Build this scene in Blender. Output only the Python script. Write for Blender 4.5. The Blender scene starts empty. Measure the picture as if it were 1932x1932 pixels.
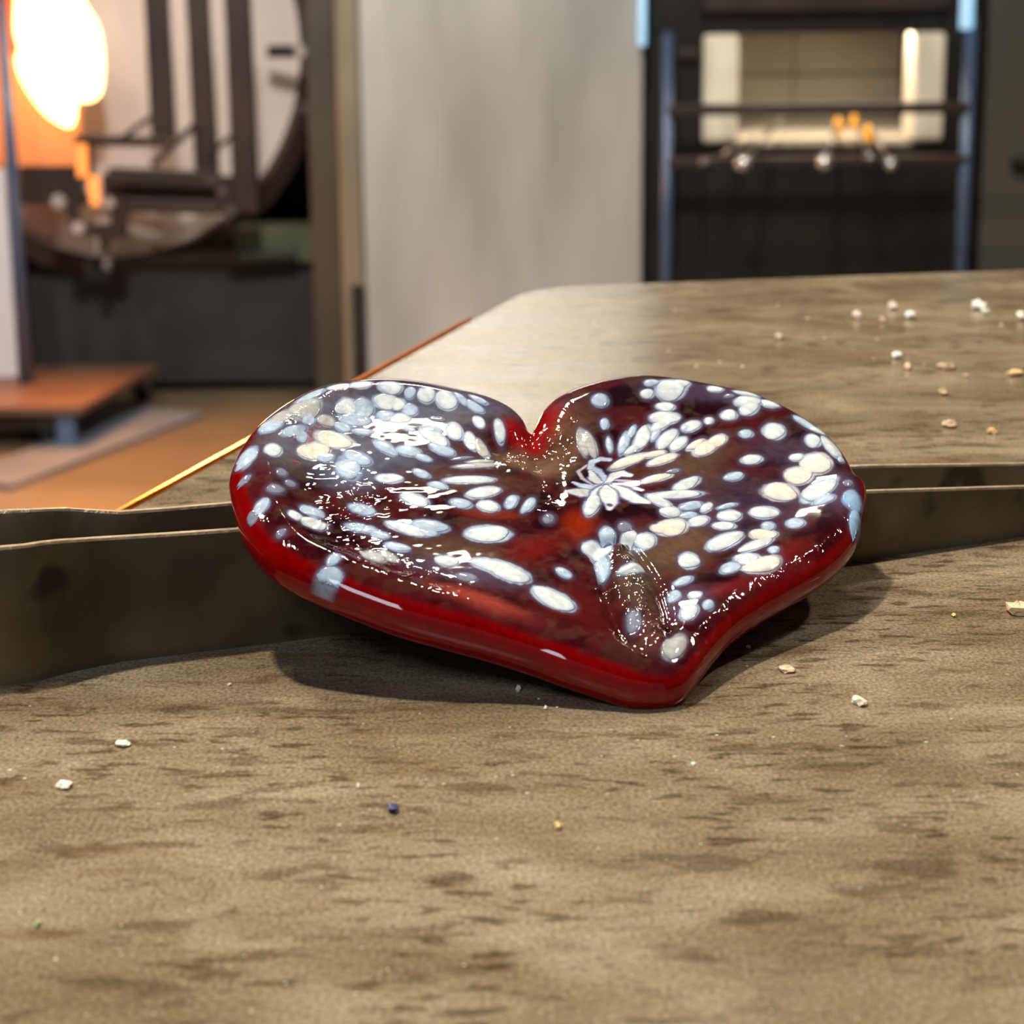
import bpy, bmesh, math, random
import numpy as np
from mathutils import Vector, Matrix

# ------------------------------------------------------------------ camera, world, exposure
S = bpy.context.scene
COL = S.collection
R_ = random.Random(7)
HT = 0.86                      # table top height above the floor
CAM = np.array([0.0, 0.0, HT + 0.115])
F = 4200.0                     # focal length in pixels of the 1932 px frame
PITCH = math.radians(15.0); ROLL = 0.0097
_r0 = np.array([1.0, 0, 0]); _u0 = np.array([0, math.sin(PITCH), math.cos(PITCH)])
_f = np.array([0, math.cos(PITCH), -math.sin(PITCH)])
_r = math.cos(ROLL) * _r0 - math.sin(ROLL) * _u0
_u = math.cos(ROLL) * _u0 + math.sin(ROLL) * _r0
cam = bpy.data.cameras.new('camera'); camo = bpy.data.objects.new('camera', cam); COL.objects.link(camo)
camo.matrix_world = Matrix(((_r[0], _u[0], -_f[0], CAM[0]), (_r[1], _u[1], -_f[1], CAM[1]), (_r[2], _u[2], -_f[2], CAM[2]), (0, 0, 0, 1)))
cam.sensor_width = 36.0; cam.lens = F / 1932 * 36.0; cam.clip_start = 0.01; cam.clip_end = 50
cam.dof.use_dof = True; cam.dof.focus_distance = 0.372; cam.dof.aperture_fstop = 35.0
S.camera = camo
S.view_settings.view_transform = 'Standard'; S.view_settings.look = 'None'
S.view_settings.gamma = 1.0; S.view_settings.use_curve_mapping = False
S.view_settings.exposure = 0.0
W = bpy.data.worlds.new('workshop_daylight'); S.world = W; W.use_nodes = True
W.node_tree.nodes['Background'].inputs[0].default_value = (0.95, 0.92, 0.88, 1)
W.node_tree.nodes['Background'].inputs[1].default_value = 0.16

def area(name, loc, target, size, power, col, sy=None, spread=None):
    L = bpy.data.lights.new(name, 'AREA'); L.energy = power; L.color = col; L.size = size
    if name.startswith('ceiling'): L.shape = 'DISK'
    if sy: L.shape = 'RECTANGLE'; L.size_y = sy
    if spread: L.spread = spread
    o = bpy.data.objects.new(name, L); COL.objects.link(o); o.location = loc
    o.rotation_euler = (Vector(target) - Vector(loc)).to_track_quat('-Z', 'Y').to_euler()
    return o
area('furnace_fill', (-0.15, 0.9, 2.75), (-0.5, 4.6, 0.75), 0.25, 12.5, (1.0, 0.94, 0.88), spread=math.radians(58))  # unseen fill added to brighten furnace face and steel panel
TC = (0.0, 0.37, HT)
# ceiling lamps of the workshop (fixtures are built below at the same places)
LAMPS = [(-0.42, 0.52, 2.45, 0.10, 27), (1.75, 1.62, 2.85, 0.16, 40), (-1.3, 2.6, 2.9, 0.22, 85), (0.27, 2.45, 2.9, 0.30, 34), (-0.85, 1.28, 2.8, 0.09, 9)]
for i, (x, y, z, s, p) in enumerate(LAMPS):
    area('ceiling_lamp_light', (x, y, z - 0.02), (x * 0.5, y * 0.6, 0), s, p, (1.0, 0.86, 0.66))
# big window behind the photographer: soft cool daylight
area('window_daylight', (-0.9, -1.6, 2.6), (0, 1.2, 0.6), 0.7, 20, (0.78, 0.88, 1.0))

# ------------------------------------------------------------------ projection helpers
def ray(px, py):
    x = (px - 966) / F; y = (966 - py) / F
    d = _f + x * _r + y * _u
    return d / np.linalg.norm(d)
def at(px, py, Y):
    d = ray(px, py); return CAM + d * ((Y - CAM[1]) / d[1])
def on_z(px, py, z=HT):
    d = ray(px, py); return CAM + d * ((z - CAM[2]) / d[2])
def on_plane(px, py, P0, N):
    d = ray(px, py); return CAM + d * (np.dot(P0 - CAM, N) / np.dot(d, N))

# ------------------------------------------------------------------ materials
def mat(name, col, rough=0.5, metal=0.0, noise=None, bump=0.0, bscale=40, emit=None, estr=0, spec=0.5, stretch=(1, 1, 1), coat=0):
    m = bpy.data.materials.new(name); m.use_nodes = True; nt = m.node_tree; b = nt.nodes['Principled BSDF']
    b.inputs['Base Color'].default_value = (*col, 1); b.inputs['Roughness'].default_value = rough
    b.inputs['Metallic'].default_value = metal; b.inputs['Specular IOR Level'].default_value = spec
    b.inputs['Coat Weight'].default_value = coat
    tc = nt.nodes.new('ShaderNodeTexCoord'); mp = nt.nodes.new('ShaderNodeMapping')
    mp.inputs['Scale'].default_value = stretch; nt.links.new(tc.outputs['Object'], mp.inputs[0])
    if noise:
        n = nt.nodes.new('ShaderNodeTexNoise'); n.inputs['Scale'].default_value = noise[1]; n.inputs['Detail'].default_value = 5
        nt.links.new(mp.outputs[0], n.inputs['Vector'])
        r = nt.nodes.new('ShaderNodeValToRGB'); nt.links.new(n.outputs['Fac'], r.inputs[0])
        r.color_ramp.elements[0].position = 0.35; r.color_ramp.elements[1].position = 0.68
        r.color_ramp.elements[0].color = (*col, 1); r.color_ramp.elements[1].color = (*noise[0], 1)
        nt.links.new(r.outputs[0], b.inputs['Base Color'])
    if bump:
        n2 = nt.nodes.new('ShaderNodeTexNoise'); n2.inputs['Scale'].default_value = bscale; n2.inputs['Detail'].default_value = 4
        nt.links.new(mp.outputs[0], n2.inputs['Vector'])
        bp = nt.nodes.new('ShaderNodeBump'); bp.inputs['Strength'].default_value = bump; bp.inputs['Distance'].default_value = 0.002
        nt.links.new(n2.outputs['Fac'], bp.inputs['Height']); nt.links.new(bp.outputs[0], b.inputs['Normal'])
    if emit:
        b.inputs['Emission Color'].default_value = (*emit, 1); b.inputs['Emission Strength'].default_value = estr
    return m

M = {}
M['black'] = mat('black_steel', (0.007, 0.0065, 0.005), 0.35, 0.0, ((0.016, 0.014, 0.011), 6), 0.1)
M['dark'] = mat('dark_brown_steel', (0.022, 0.012, 0.009), 0.45, 0.1, ((0.038, 0.022, 0.016), 9), 0.15)
M['graybox'] = mat('charcoal_painted_sheet', (0.012, 0.0105, 0.009), 0.7, 0, ((0.022, 0.020, 0.018), 4), 0.1)
M['steel'] = mat('brushed_stainless', (0.46, 0.46, 0.44), 0.26, 0.5, ((0.74, 0.74, 0.71), 5), 0.9, 5, stretch=(1, 1, 0.22))  # pale vertical streaks also put wavy reflections into the colour
M['beige'] = mat('warm_edge_steel', (0.17, 0.14, 0.10), 0.45, 0.2, ((0.22, 0.18, 0.13), 5), 0.05)
M['bluesteel_and_sheen'] = mat('blue_grey_steel_and_sheen', (0.075, 0.115, 0.21), 0.3, 0.3, ((0.10, 0.15, 0.25), 10), 0.05)  # own tone of the pole; on the black posts, window sheen as colour
M['fibre'] = mat('white_ceramic_fibre', (0.86, 0.80, 0.66), 0.9, 0, ((0.76, 0.68, 0.54), 14), 0.5, 60)
M['face'] = mat('refractory_face', (0.72, 0.64, 0.60), 0.85, 0, ((0.64, 0.56, 0.52), 7), 0.3, 40)
M['brick'] = mat('refractory_brick', (0.50, 0.44, 0.34), 0.9, 0, ((0.60, 0.53, 0.42), 9), 0.4, 50)
M['floor'] = mat('concrete_floor', (0.10, 0.078, 0.05), 0.38, 0, ((0.17, 0.13, 0.085), 3), 0.2, 30)
M['wall'] = mat('painted_wall', (0.05, 0.047, 0.04), 0.8, 0, ((0.06, 0.055, 0.045), 2), 0.05)
M['greywall'] = mat('olive_grey_panel', (0.062, 0.058, 0.046), 0.6, 0, ((0.075, 0.07, 0.055), 3), 0.05)
M['ceiling'] = mat('dark_ceiling', (0.06, 0.05, 0.045), 0.9, 0, ((0.08, 0.07, 0.06), 3), 0.1)
M['fire'] = mat('furnace_fire', (1, 0.8, 0.4), 0.5, emit=(1.0, 0.62, 0.22), estr=6)
M['hotred'] = mat('red_hot_lining', (0.5, 0.1, 0.03), 0.8, emit=(1.0, 0.13, 0.03), estr=0.75)
M['hotorange'] = mat('orange_hot_lining', (0.6, 0.25, 0.1), 0.8, emit=(1.0, 0.27, 0.05), estr=1.0)
M['hotslit'] = mat('orange_glowing_slit', (0.6, 0.25, 0.1), 0.8, emit=(1.0, 0.24, 0.02), estr=1.25)
M['hotglass'] = mat('molten_amber_glass', (0.8, 0.35, 0.03), 0.2, emit=(1.0, 0.40, 0.0), estr=0.85)
M['pipe'] = mat('worn_steel_pipe', (0.42, 0.36, 0.34), 0.35, 0.8, ((0.30, 0.24, 0.2), 30), 0.1)
M['silver'] = mat('polished_pipe_end', (0.85, 0.87, 0.9), 0.22, 0.9, ((0.75, 0.77, 0.8), 40), 0.05)
M['darkend'] = mat('dull_pipe_end', (0.25, 0.25, 0.27), 0.3, 0.9, ((0.2, 0.2, 0.22), 40), 0.05)
M['rust'] = mat('orange_brown_plate', (0.14, 0.075, 0.05), 0.45, 0.3, ((0.19, 0.11, 0.075), 8), 0.1)
M['rail'] = mat('grey_blue_floor_sheen', (0.14, 0.17, 0.23), 0.4, 0.2, ((0.18, 0.21, 0.28), 8), 0.05)  # blue sheen of the floor put into a strip's colour
M['green'] = mat('green_grey_box', (0.05, 0.065, 0.035), 0.7, 0, ((0.07, 0.085, 0.05), 12), 0.1)
M['paleboard'] = mat('pale_board', (0.62, 0.62, 0.68), 0.6, 0, ((0.7, 0.7, 0.74), 4), 0.05)
M['lampglass'] = mat('lamp_diffuser', (1, 0.9, 0.7), 0.5, emit=(1.0, 0.86, 0.64), estr=22)
M['tube'] = mat('blue_white_highlight', (0.6, 0.8, 1), 0.4, emit=(0.36, 0.72, 1.0), estr=0.9)  # emission stands in for sky blue highlights on metal edges

# ------------------------------------------------------------------ mesh helpers
def link(name, me, m, parent=None):
    o = bpy.data.objects.new(name, me); COL.objects.link(o)
    if m is not None: me.materials.append(m)
    if parent is not None: o.parent = parent; o.matrix_parent_inverse = parent.matrix_basis.inverted()
    return o
def from_bm(name, bm, m, parent=None, smooth=False):
    me = bpy.data.meshes.new(name); bmesh.ops.recalc_face_normals(bm, faces=bm.faces)
    bm.to_mesh(me); bm.free()
    if smooth:
        for p in me.polygons: p.use_smooth = True
    return link(name, me, m, parent)
def box_bm(bm, x0, x1, y0, y1, z0, z1, bev=0.0):
    r = bmesh.ops.create_cube(bm, size=1)
    for v in r['verts']:
        v.co = Vector(((x0 + x1) / 2 + v.co.x * (x1 - x0), (y0 + y1) / 2 + v.co.y * (y1 - y0), (z0 + z1) / 2 + v.co.z * (z1 - z0)))
    if bev:
        es = set(e for v in r['verts'] for e in v.link_edges)
        bmesh.ops.bevel(bm, geom=list(es), offset=bev, segments=2, affect='EDGES', profile=0.5)
def box(name, x0, x1, y0, y1, z0, z1, m, parent=None, bev=0.0):
    bm = bmesh.new(); box_bm(bm, x0, x1, y0, y1, z0, z1, bev); return from_bm(name, bm, m, parent)
def tube_bm(bm, a, b, r0, r1=None, seg=20, rings=1):
    a = Vector(a); b = Vector(b); r1 = r0 if r1 is None else r1
    d = (b - a); L = d.length; q = d.to_track_quat('Z', 'Y').to_matrix().to_4x4(); q.translation = (a + b) / 2
    bmesh.ops.create_cone(bm, cap_ends=True, segments=seg, radius1=r0, radius2=r1, depth=L, matrix=q)
def tube(name, a, b, r0, m, parent=None, r1=None, seg=20):
    bm = bmesh.new(); tube_bm(bm, a, b, r0, r1, seg)
    o = from_bm(name, bm, m, parent, True)
    o.data.polygons.foreach_set('use_smooth', [len(p.vertices) == 4 for p in o.data.polygons])
    return o
def bar(name, a, b, w, t, m, parent=None, bev=0.002):
    """flat bar from a to b (w = width across the view, t = depth)"""
    a = Vector(a); b = Vector(b); d = b - a; L = d.length; z = d.normalized()
    y = Vector((0, 1, 0)); x = y.cross(z).normalized(); y = z.cross(x)
    bm = bmesh.new(); box_bm(bm, -w / 2, w / 2, -t / 2, t / 2, -L / 2, L / 2, bev)
    mt = Matrix((x, y, z)).transposed().to_4x4(); mt.translation = (a + b) / 2
    bmesh.ops.transform(bm, matrix=mt, verts=bm.verts)
    return from_bm(name, bm, m, parent)
def prism(name, pts, n, depth, m, parent=None, bev=0.0):
    """extrude polygon of 3-D points along vector n*depth"""
    bm = bmesh.new(); vs = [bm.verts.new(Vector(p)) for p in pts]; f = bm.faces.new(vs)
    r = bmesh.ops.extrude_face_region(bm, geom=[f])
    for v in r['geom']:
        if isinstance(v, bmesh.types.BMVert): v.co += Vector(n) * depth
    if bev:
        bmesh.ops.recalc_face_normals(bm, faces=bm.faces)
        bmesh.ops.bevel(bm, geom=list(bm.edges), offset=bev, segments=2, affect='EDGES')
    return from_bm(name, bm, m, parent)
def empty(name, loc, label, cat, group=None):
    o = bpy.data.objects.new(name, None); COL.objects.link(o); o.location = loc; o.empty_display_size = 0.02
    return tag(o, label, cat, group)
def tag(o, label, cat, group=None):
    o['label'] = label; o['category'] = cat
    if group: o['group'] = group
    return o
def struct(o):
    o['kind'] = 'structure'; return o

# ------------------------------------------------------------------ room shell
YB = 5.6
struct(box('floor', -3.2, 3.2, -3.0, YB + 0.1, -0.1, 0.0, M['floor']))
struct(box('wall_back', -3.2, 3.2, YB, YB + 0.12, 0, 3.3, M['wall']))
struct(box('wall_left', -3.3, -3.2, -3.0, YB, 0, 3.3, M['wall']))
struct(box('wall_right', 3.2, 3.3, -3.0, YB, 0, 3.3, M['wall']))
struct(box('ceiling', -3.3, 3.3, -3.0, YB + 0.1, 3.3, 3.4, M['ceiling']))
for i, (x, y, z, s, p) in enumerate(LAMPS):
    where = ['above the work table', 'over the right end of the workshop', 'over the left side of the workshop', 'between the table and the rack', 'left of the table, smallest of the row'][i]
    e = empty('ceiling_lamp', (x, y, z), 'round warm pendant lamp with a dark shade ' + where, 'lamp', 'pendant lamps under the ceiling')
    bm = bmesh.new(); tube_bm(bm, (x, y, z - 0.0), (x, y, z + 0.12), s * 0.72, s * 0.25, 32); from_bm('lamp_shade', bm, M['black'], e)
    tube('cord', (x, y, z + 0.12), (x, y, 3.3), 0.006, M['black'], e, seg=8)
    tube('diffuser', (x, y, z - 0.012), (x, y, z - 0.001), s * 0.55, M['lampglass'], e, seg=32)

# ------------------------------------------------------------------ work table
def table():
    A = on_z(1000, 541); B = on_z(1932, 508); C = on_z(700, 690); D = on_z(262, 948)
    far = (B - A) / np.linalg.norm(B - A); lf = (D - A) / np.linalg.norm(D - A)
    p_right_far = A + far * 0.72
    p_left_near = A + lf * 0.95
    p_right_near = p_right_far + lf * 1.05
    # rounded far left corner
    rad = 0.022; n = 8; corner = []
    P1 = A + far * rad; P2 = A + lf * rad
    for i in range(n + 1):
        t = i / n; corner.append((1 - t) ** 2 * P1 + 2 * t * (1 - t) * A + t * t * P2)
    pts = [p_right_far] + corner + [p_left_near, p_right_near]
    root = empty('work_table', (float(A[0]) + 0.2, float(A[1]) - 0.3, 0), 'brown steel topped work table with dark streaks under the red glass heart', 'table')
    m = bpy.data.materials.new('patinated_table_steel'); m.use_nodes = True; nt = m.node_tree; N = nt.nodes; Lk = nt.links
    b = N['Principled BSDF']
    tc = N.new('ShaderNodeTexCoord')
    def mapping(sc, rot=0.03):
        q = N.new('ShaderNodeMapping'); q.inputs['Scale'].default_value = sc; q.inputs['Rotation'].default_value = (0, 0, rot)
        Lk.new(tc.outputs['Object'], q.inputs[0]); return q
    def noise(sc, scale, det=4, dist=0, rough=0.55):
        q = N.new('ShaderNodeTexNoise'); q.inputs['Scale'].default_value = scale; q.inputs['Detail'].default_value = det
        q.inputs['Distortion'].default_value = dist; q.inputs['Roughness'].default_value = rough
        Lk.new(mapping(sc).outputs[0], q.inputs['Vector']); return q
    def ramp(src, stops):
        q = N.new('ShaderNodeValToRGB'); Lk.new(src, q.inputs[0]); cr = q.color_ramp
        while len(cr.elements) < len(stops): cr.elements.new(0.5)
        for e, (p, c) in zip(cr.elements, stops): e.position = p; e.color = (*c, 1)
        return q
    def mix(fac, a, bb, mode='MIX', f=None):
        q = N.new('ShaderNodeMix'); q.data_type = 'RGBA'; q.blend_type = mode
        if fac is not None: Lk.new(fac, q.inputs[0])
        else: q.inputs[0].default_value = f
        for s, i in ((a, 6), (bb, 7)):
            if isinstance(s, tuple): q.inputs[i].default_value = (*s, 1)
            else: Lk.new(s, q.inputs[i])
        return q
    big = noise((1, 1.9, 1), 22, 7, 0.6, 0.62)
    base = ramp(big.outputs['Fac'], [(0.33, (0.165, 0.125, 0.078)), (0.5, (0.225, 0.182, 0.122)), (0.68, (0.32, 0.27, 0.195))])
    st = noise((1, 2.9, 1), 150, 3, 0.2, 0.5)
    stm = ramp(st.outputs['Fac'], [(0.0, (0, 0, 0)), (0.55, (0, 0, 0)), (0.64, (1, 1, 1)), (1, (1, 1, 1))])
    patch = noise((1, 1.6, 1), 20, 3, 0.3)
    pm = ramp(patch.outputs['Fac'], [(0.44, (0.12, 0.12, 0.12)), (0.54, (1, 1, 1))])
    s2 = noise((1, 2.7, 1), 58, 4, 0.3, 0.6)
    s2m = ramp(s2.outputs['Fac'], [(0.0, (0, 0, 0)), (0.56, (0, 0, 0)), (0.64, (0.75, 0.75, 0.75)), (1, (0.8, 0.8, 0.8))])
    sm0 = mix(None, stm.outputs[0], pm.outputs[0], 'MULTIPLY', 1.0)
    sm = mix(None, sm0.outputs[2], s2m.outputs[0], 'LIGHTEN', 1.0)
    c1 = mix(sm.outputs[2], base.outputs[0], mix(None, base.outputs[0], (0.44, 0.38, 0.34), 'MULTIPLY', 1.0).outputs[2])
    ft = noise((1, 0.8, 1), 1700, 3, 0, 0.6)
    fr = ramp(ft.outputs['Fac'], [(0.30, (0.50, 0.48, 0.45)), (0.70, (1.55, 1.53, 1.50))])
    c2 = mix(None, c1.outputs[2], fr.outputs[0], 'MULTIPLY', 1.0)
    rm = noise((1, 5, 1), 26, 4, 0.5)
    rs = ramp(rm.outputs['Fac'], [(0.60, (0, 0, 0)), (0.78, (0.6, 0.6, 0.6))])
    c3 = mix(rs.outputs[0], c2.outputs[2], (0.16, 0.075, 0.02))
    Lk.new(c3.outputs[2], b.inputs['Base Color'])
    rr = ramp(big.outputs['Fac'], [(0.3, (0.13, 0.13, 0.13)), (0.7, (0.26, 0.26, 0.26))])
    Lk.new(rr.outputs[0], b.inputs['Roughness'])
    b.inputs['Specular IOR Level'].default_value = 0.45
    bp = N.new('ShaderNodeBump'); bp.inputs['Strength'].default_value = 0.10; bp.inputs['Distance'].default_value = 0.0002
    Lk.new(ft.outputs['Fac'], bp.inputs['Height']); Lk.new(bp.outputs[0], b.inputs['Normal'])
    top = prism('table_top', [Vector(p) for p in pts], (0, 0, -1), 0.014, m, root, 0.0012)
    corners = [A + far * 0.08 + lf * 0.08, A + far * 0.64 + lf * 0.08, A + far * 0.64 + lf * 0.9, A + far * 0.08 + lf * 0.84]
    for c in corners:
        box('leg', c[0] - 0.025, c[0] + 0.025, c[1] - 0.025, c[1] + 0.025, 0.0, HT - 0.054, M['black'], root, 0.003)
    for i in range(4):
        a, c = corners[i], corners[(i + 1) % 4]
        bm = bmesh.new(); a = Vector((a[0], a[1], HT - 0.034)); c = Vector((c[0], c[1], HT - 0.034)); d = (c - a)
        box_bm(bm, -0.02, 0.02, -d.length / 2, d.length / 2, -0.02, 0.0199)
        mt = Matrix.Rotation(math.atan2(-d.x, d.y), 4, 'Z'); mt.translation = (a + c) / 2
        bmesh.ops.transform(bm, matrix=mt, verts=bm.verts); from_bm('apron', bm, M['black'], root)
    # bevelled steel edge strip along the left side, furnace glow put into its colour
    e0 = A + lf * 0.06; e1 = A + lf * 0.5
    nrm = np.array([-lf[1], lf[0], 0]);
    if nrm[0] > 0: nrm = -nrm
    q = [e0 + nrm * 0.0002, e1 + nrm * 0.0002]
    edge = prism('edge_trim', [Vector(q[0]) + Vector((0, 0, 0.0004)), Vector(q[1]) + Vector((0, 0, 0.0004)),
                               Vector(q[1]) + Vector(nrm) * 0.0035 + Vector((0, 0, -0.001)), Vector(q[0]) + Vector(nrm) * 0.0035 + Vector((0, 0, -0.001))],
                 (0, 0, -1), 0.011, mat('edge_with_furnace_glow', (0.9, 0.30, 0.05), 0.3, 1.0, ((0.85, 0.26, 0.04), 60), 0.1), root)
    edge['label'] = 'metal edge strip with painted orange furnace glow'
    return root
table()

# ------------------------------------------------------------------ jacks (two long steel straps standing on edge)
def strap_mat():
    m = bpy.data.materials.new('oiled_spring_steel'); m.use_nodes = True; nt = m.node_tree; N = nt.nodes; Lk = nt.links
    b = N['Principled BSDF']; tc = N.new('ShaderNodeTexCoord')
    n = N.new('ShaderNodeTexNoise'); n.inputs['Scale'].default_value = 28; n.inputs['Detail'].default_value = 5; Lk.new(tc.outputs['Object'], n.inputs['Vector'])
    r = N.new('ShaderNodeValToRGB'); Lk.new(n.outputs['Fac'], r.inputs[0]); e = r.color_ramp.elements
    e[0].position = 0.33; e[0].color = (0.06, 0.044, 0.024, 1); e[1].position = 0.62; e[1].color = (0.20, 0.155, 0.085, 1)
    n2 = N.new('ShaderNodeTexNoise'); n2.inputs['Scale'].default_value = 70; n2.inputs['Detail'].default_value = 2; Lk.new(tc.outputs['Object'], n2.inputs['Vector'])
    r2 = N.new('ShaderNodeValToRGB'); Lk.new(n2.outputs['Fac'], r2.inputs[0]); e = r2.color_ramp.elements
    e[0].position = 0.60; e[0].color = (1, 1, 1, 1); e[1].position = 0.68; e[1].color = (0.32, 0.3, 0.3, 1)
    mx = N.new('ShaderNodeMix'); mx.data_type = 'RGBA'; mx.blend_type = 'MULTIPLY'; mx.inputs[0].default_value = 1
    Lk.new(r.outputs[0], mx.inputs[6]); Lk.new(r2.outputs[0], mx.inputs[7]); Lk.new(mx.outputs[2], b.inputs['Base Color'])
    b.inputs['Metallic'].default_value = 0.3; b.inputs['Roughness'].default_value = 0.45
    n3 = N.new('ShaderNodeTexNoise'); n3.inputs['Scale'].default_value = 900; Lk.new(tc.outputs['Object'], n3.inputs['Vector'])
    bp = N.new('ShaderNodeBump'); bp.inputs['Strength'].default_value = 0.2; bp.inputs['Distance'].default_value = 0.0002
    Lk.new(n3.outputs['Fac'], bp.inputs['Height']); Lk.new(bp.outputs[0], b.inputs['Normal'])
    return m
M['strap'] = strap_mat()
M['edge'] = mat('light_painted_strap_edge', (0.46, 0.36, 0.24), 0.38, 0.6, ((0.62, 0.50, 0.36), 200), 0.3, 500)  # paler top edge: light falling on it put into the colour

def interp(tab, x):
    return float(np.interp(x, [t[0] for t in tab], [t[1] for t in tab]))
FB = [(-260, 1322), (0, 1292), (60, 1285), (130, 1266), (220, 1247), (560, 1205), (1000, 1148), (1625, 1055), (1932, 1010), (2300, 957)]
FT = [(-260, 1058), (0, 1037), (60, 1032), (110, 1024), (200, 1018), (330, 1010), (445, 1002), (1000, 962), (1630, 929), (1932, 920), (2300, 910)]
BT = [(-260, 975), (0, 967), (120, 962), (220, 969), (330, 961), (445, 951), (1000, 915), (1630, 881), (1932, 877), (2300, 872)]
def strap(name, cols, root):
    """cols: list of (bottom xyz, top xyz, thickness normal)"""
    th = 0.0016; bm = bmesh.new(); rings = []
    for (b, t, n) in cols:
        b = Vector(b); t = Vector(t); n = Vector(n)
        up = (t - b); ring = []
        prof = [(-0.5, 0.0), (-0.5, 1.0), (-0.36, 1.03), (0.36, 1.03), (0.5, 1.0), (0.5, 0.0), (0.3, -0.0), (-0.3, -0.0)]
        for (s, h) in prof:
            hh = min(h, 1.0); p = b + up * hh + n * (s * th)
            if h > 1: p.z += 0.0004
            ring.append(bm.verts.new(p))
        rings.append(ring)
    edge_faces = []
    for i in range(len(rings) - 1):
        for j in range(8):
            f = bm.faces.new([rings[i][j], rings[i][(j + 1) % 8], rings[i + 1][(j + 1) % 8], rings[i + 1][j]])
            if j in (1, 2, 3): f.material_index = 1
    bm.faces.new(rings[0]); bm.faces.new(rings[-1][::-1])
    o = from_bm(name, bm, M['strap'], root, True); o.data.materials.append(M['edge']); o.data.set_sharp_from_angle(angle=math.radians(35))
    return o
def jacks():
    root = empty('steel_tongs', (0.05, 0.39, HT), 'long dark steel tongs with two wavy upright straps lying behind and under the heart', 'tongs')
    front = []; back = []
    for px in np.linspace(-260, 2300, 80):
        b = on_z(px, interp(FB, px)); b2 = on_z(px + 10, interp(FB, px + 10))
        wav = 0.0
        tdir = (b2 - b) / np.linalg.norm(b2 - b); n = np.array([-tdir[1], tdir[0], 0]); n /= np.linalg.norm(n)
        py = interp(FT, px); d = ray(px, py); k = b[1] / d[1]; t = CAM + d * k
        h = t[2] - HT
        front.append((tuple(b), (b[0], b[1], HT + h), tuple(n)))
        # back strap: same height, offset behind so that its top edge projects to BT
        py2 = interp(BT, px); top2 = on_z(px, py2, HT + h * 0.985)
        back.append(((top2[0], top2[1], HT), (top2[0], top2[1], top2[2]), tuple(n)))
    strap('strap', front, root); strap('strap', back, root)
    # spring bow joining both straps beyond the left end
    f0 = front[0]; b0 = back[0]; cols = []
    c = (np.array(f0[0]) + np.array(b0[0])) / 2; v = (np.array(b0[0]) - np.array(f0[0])) / 2; R = np.linalg.norm(v)
    d0 = np.array([front[0][0][0] - front[1][0][0], front[0][0][1] - front[1][0][1], 0]); d0 /= np.linalg.norm(d0)
    hh = f0[1][2] - HT
    for i in range(17):
        a = math.pi * i / 16; p = c - v * math.cos(a) + d0 * R * 1.1 * math.sin(a)
        nn = -(-v / R * math.cos(a) + d0 * math.sin(a))
        cols.append(((p[0], p[1], HT), (p[0], p[1], HT + hh), tuple(nn)))
    strap('spring_bow', cols, root)
    return front
FRONT = jacks()

# ------------------------------------------------------------------ glass heart
TIP = on_z(1225, 1335)
def front_top(px):
    py = interp(FT, px); b = on_z(px, interp(FB, px)); d = ray(px, py); return CAM + d * (b[1] / d[1])
PA = front_top(470) + np.array([0, 0, 0.0009]); PB = front_top(1610) + np.array([0, 0, 0.0009])
TIPC = TIP + np.array([0, 0.006, -0.0002])
NH = np.cross(PB - TIPC, PA - TIPC); NH /= np.linalg.norm(NH)
if NH[2] < 0: NH = -NH
TH = 0.0078                         # thickness
MID0 = TIPC + NH * (TH * 0.5)
SIL = [(433, 938), (436, 885), (453, 846), (483, 806), (529, 770), (579, 743), (632, 729), (705, 722), (778, 726), (851, 740), (917, 756), (963, 776), (989, 797), (1002, 818),
       (1010, 800), (1022, 776), (1045, 755), (1082, 737), (1137, 722), (1205, 716), (1266, 721), (1342, 734), (1410, 748), (1461, 767), (1512, 794), (1560, 828), (1594, 864), (1618, 905), (1630, 945),
       (1628, 990), (1615, 1036), (1592, 1072), (1553, 1106), (1495, 1141), (1437, 1175), (1386, 1211), (1345, 1255), (1318, 1292), (1292, 1322), (1262, 1334), (1219, 1334), (1178, 1326), (1137, 1312),
       (1060, 1286), (1000, 1264), (917, 1238), (850, 1220), (751, 1192), (685, 1168), (619, 1141), (552, 1110), (503, 1080), (463, 1034), (445, 992)]
U = np.cross([0, 1, 0], NH); U /= np.linalg.norm(U); V = np.cross(NH, U)
def to_uv(P): d = P - MID0; return np.array([np.dot(d, U), np.dot(d, V)])
def px_uv(px, py, h=0.0):           # pixel -> plane coordinates on the level h above the middle
    P = on_plane(px, py, MID0 + NH * h, NH); return to_uv(P)
def uv_w(u, v, h): return MID0 + U * u + V * v + NH * h
poly = []
for (px, py) in SIL:
    # near rims show their lower flank, far rims their upper one
    k = 0.18 if py < 930 else -0.12
    poly.append(px_uv(px, py, TH * k))
poly = np.array(poly)
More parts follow.
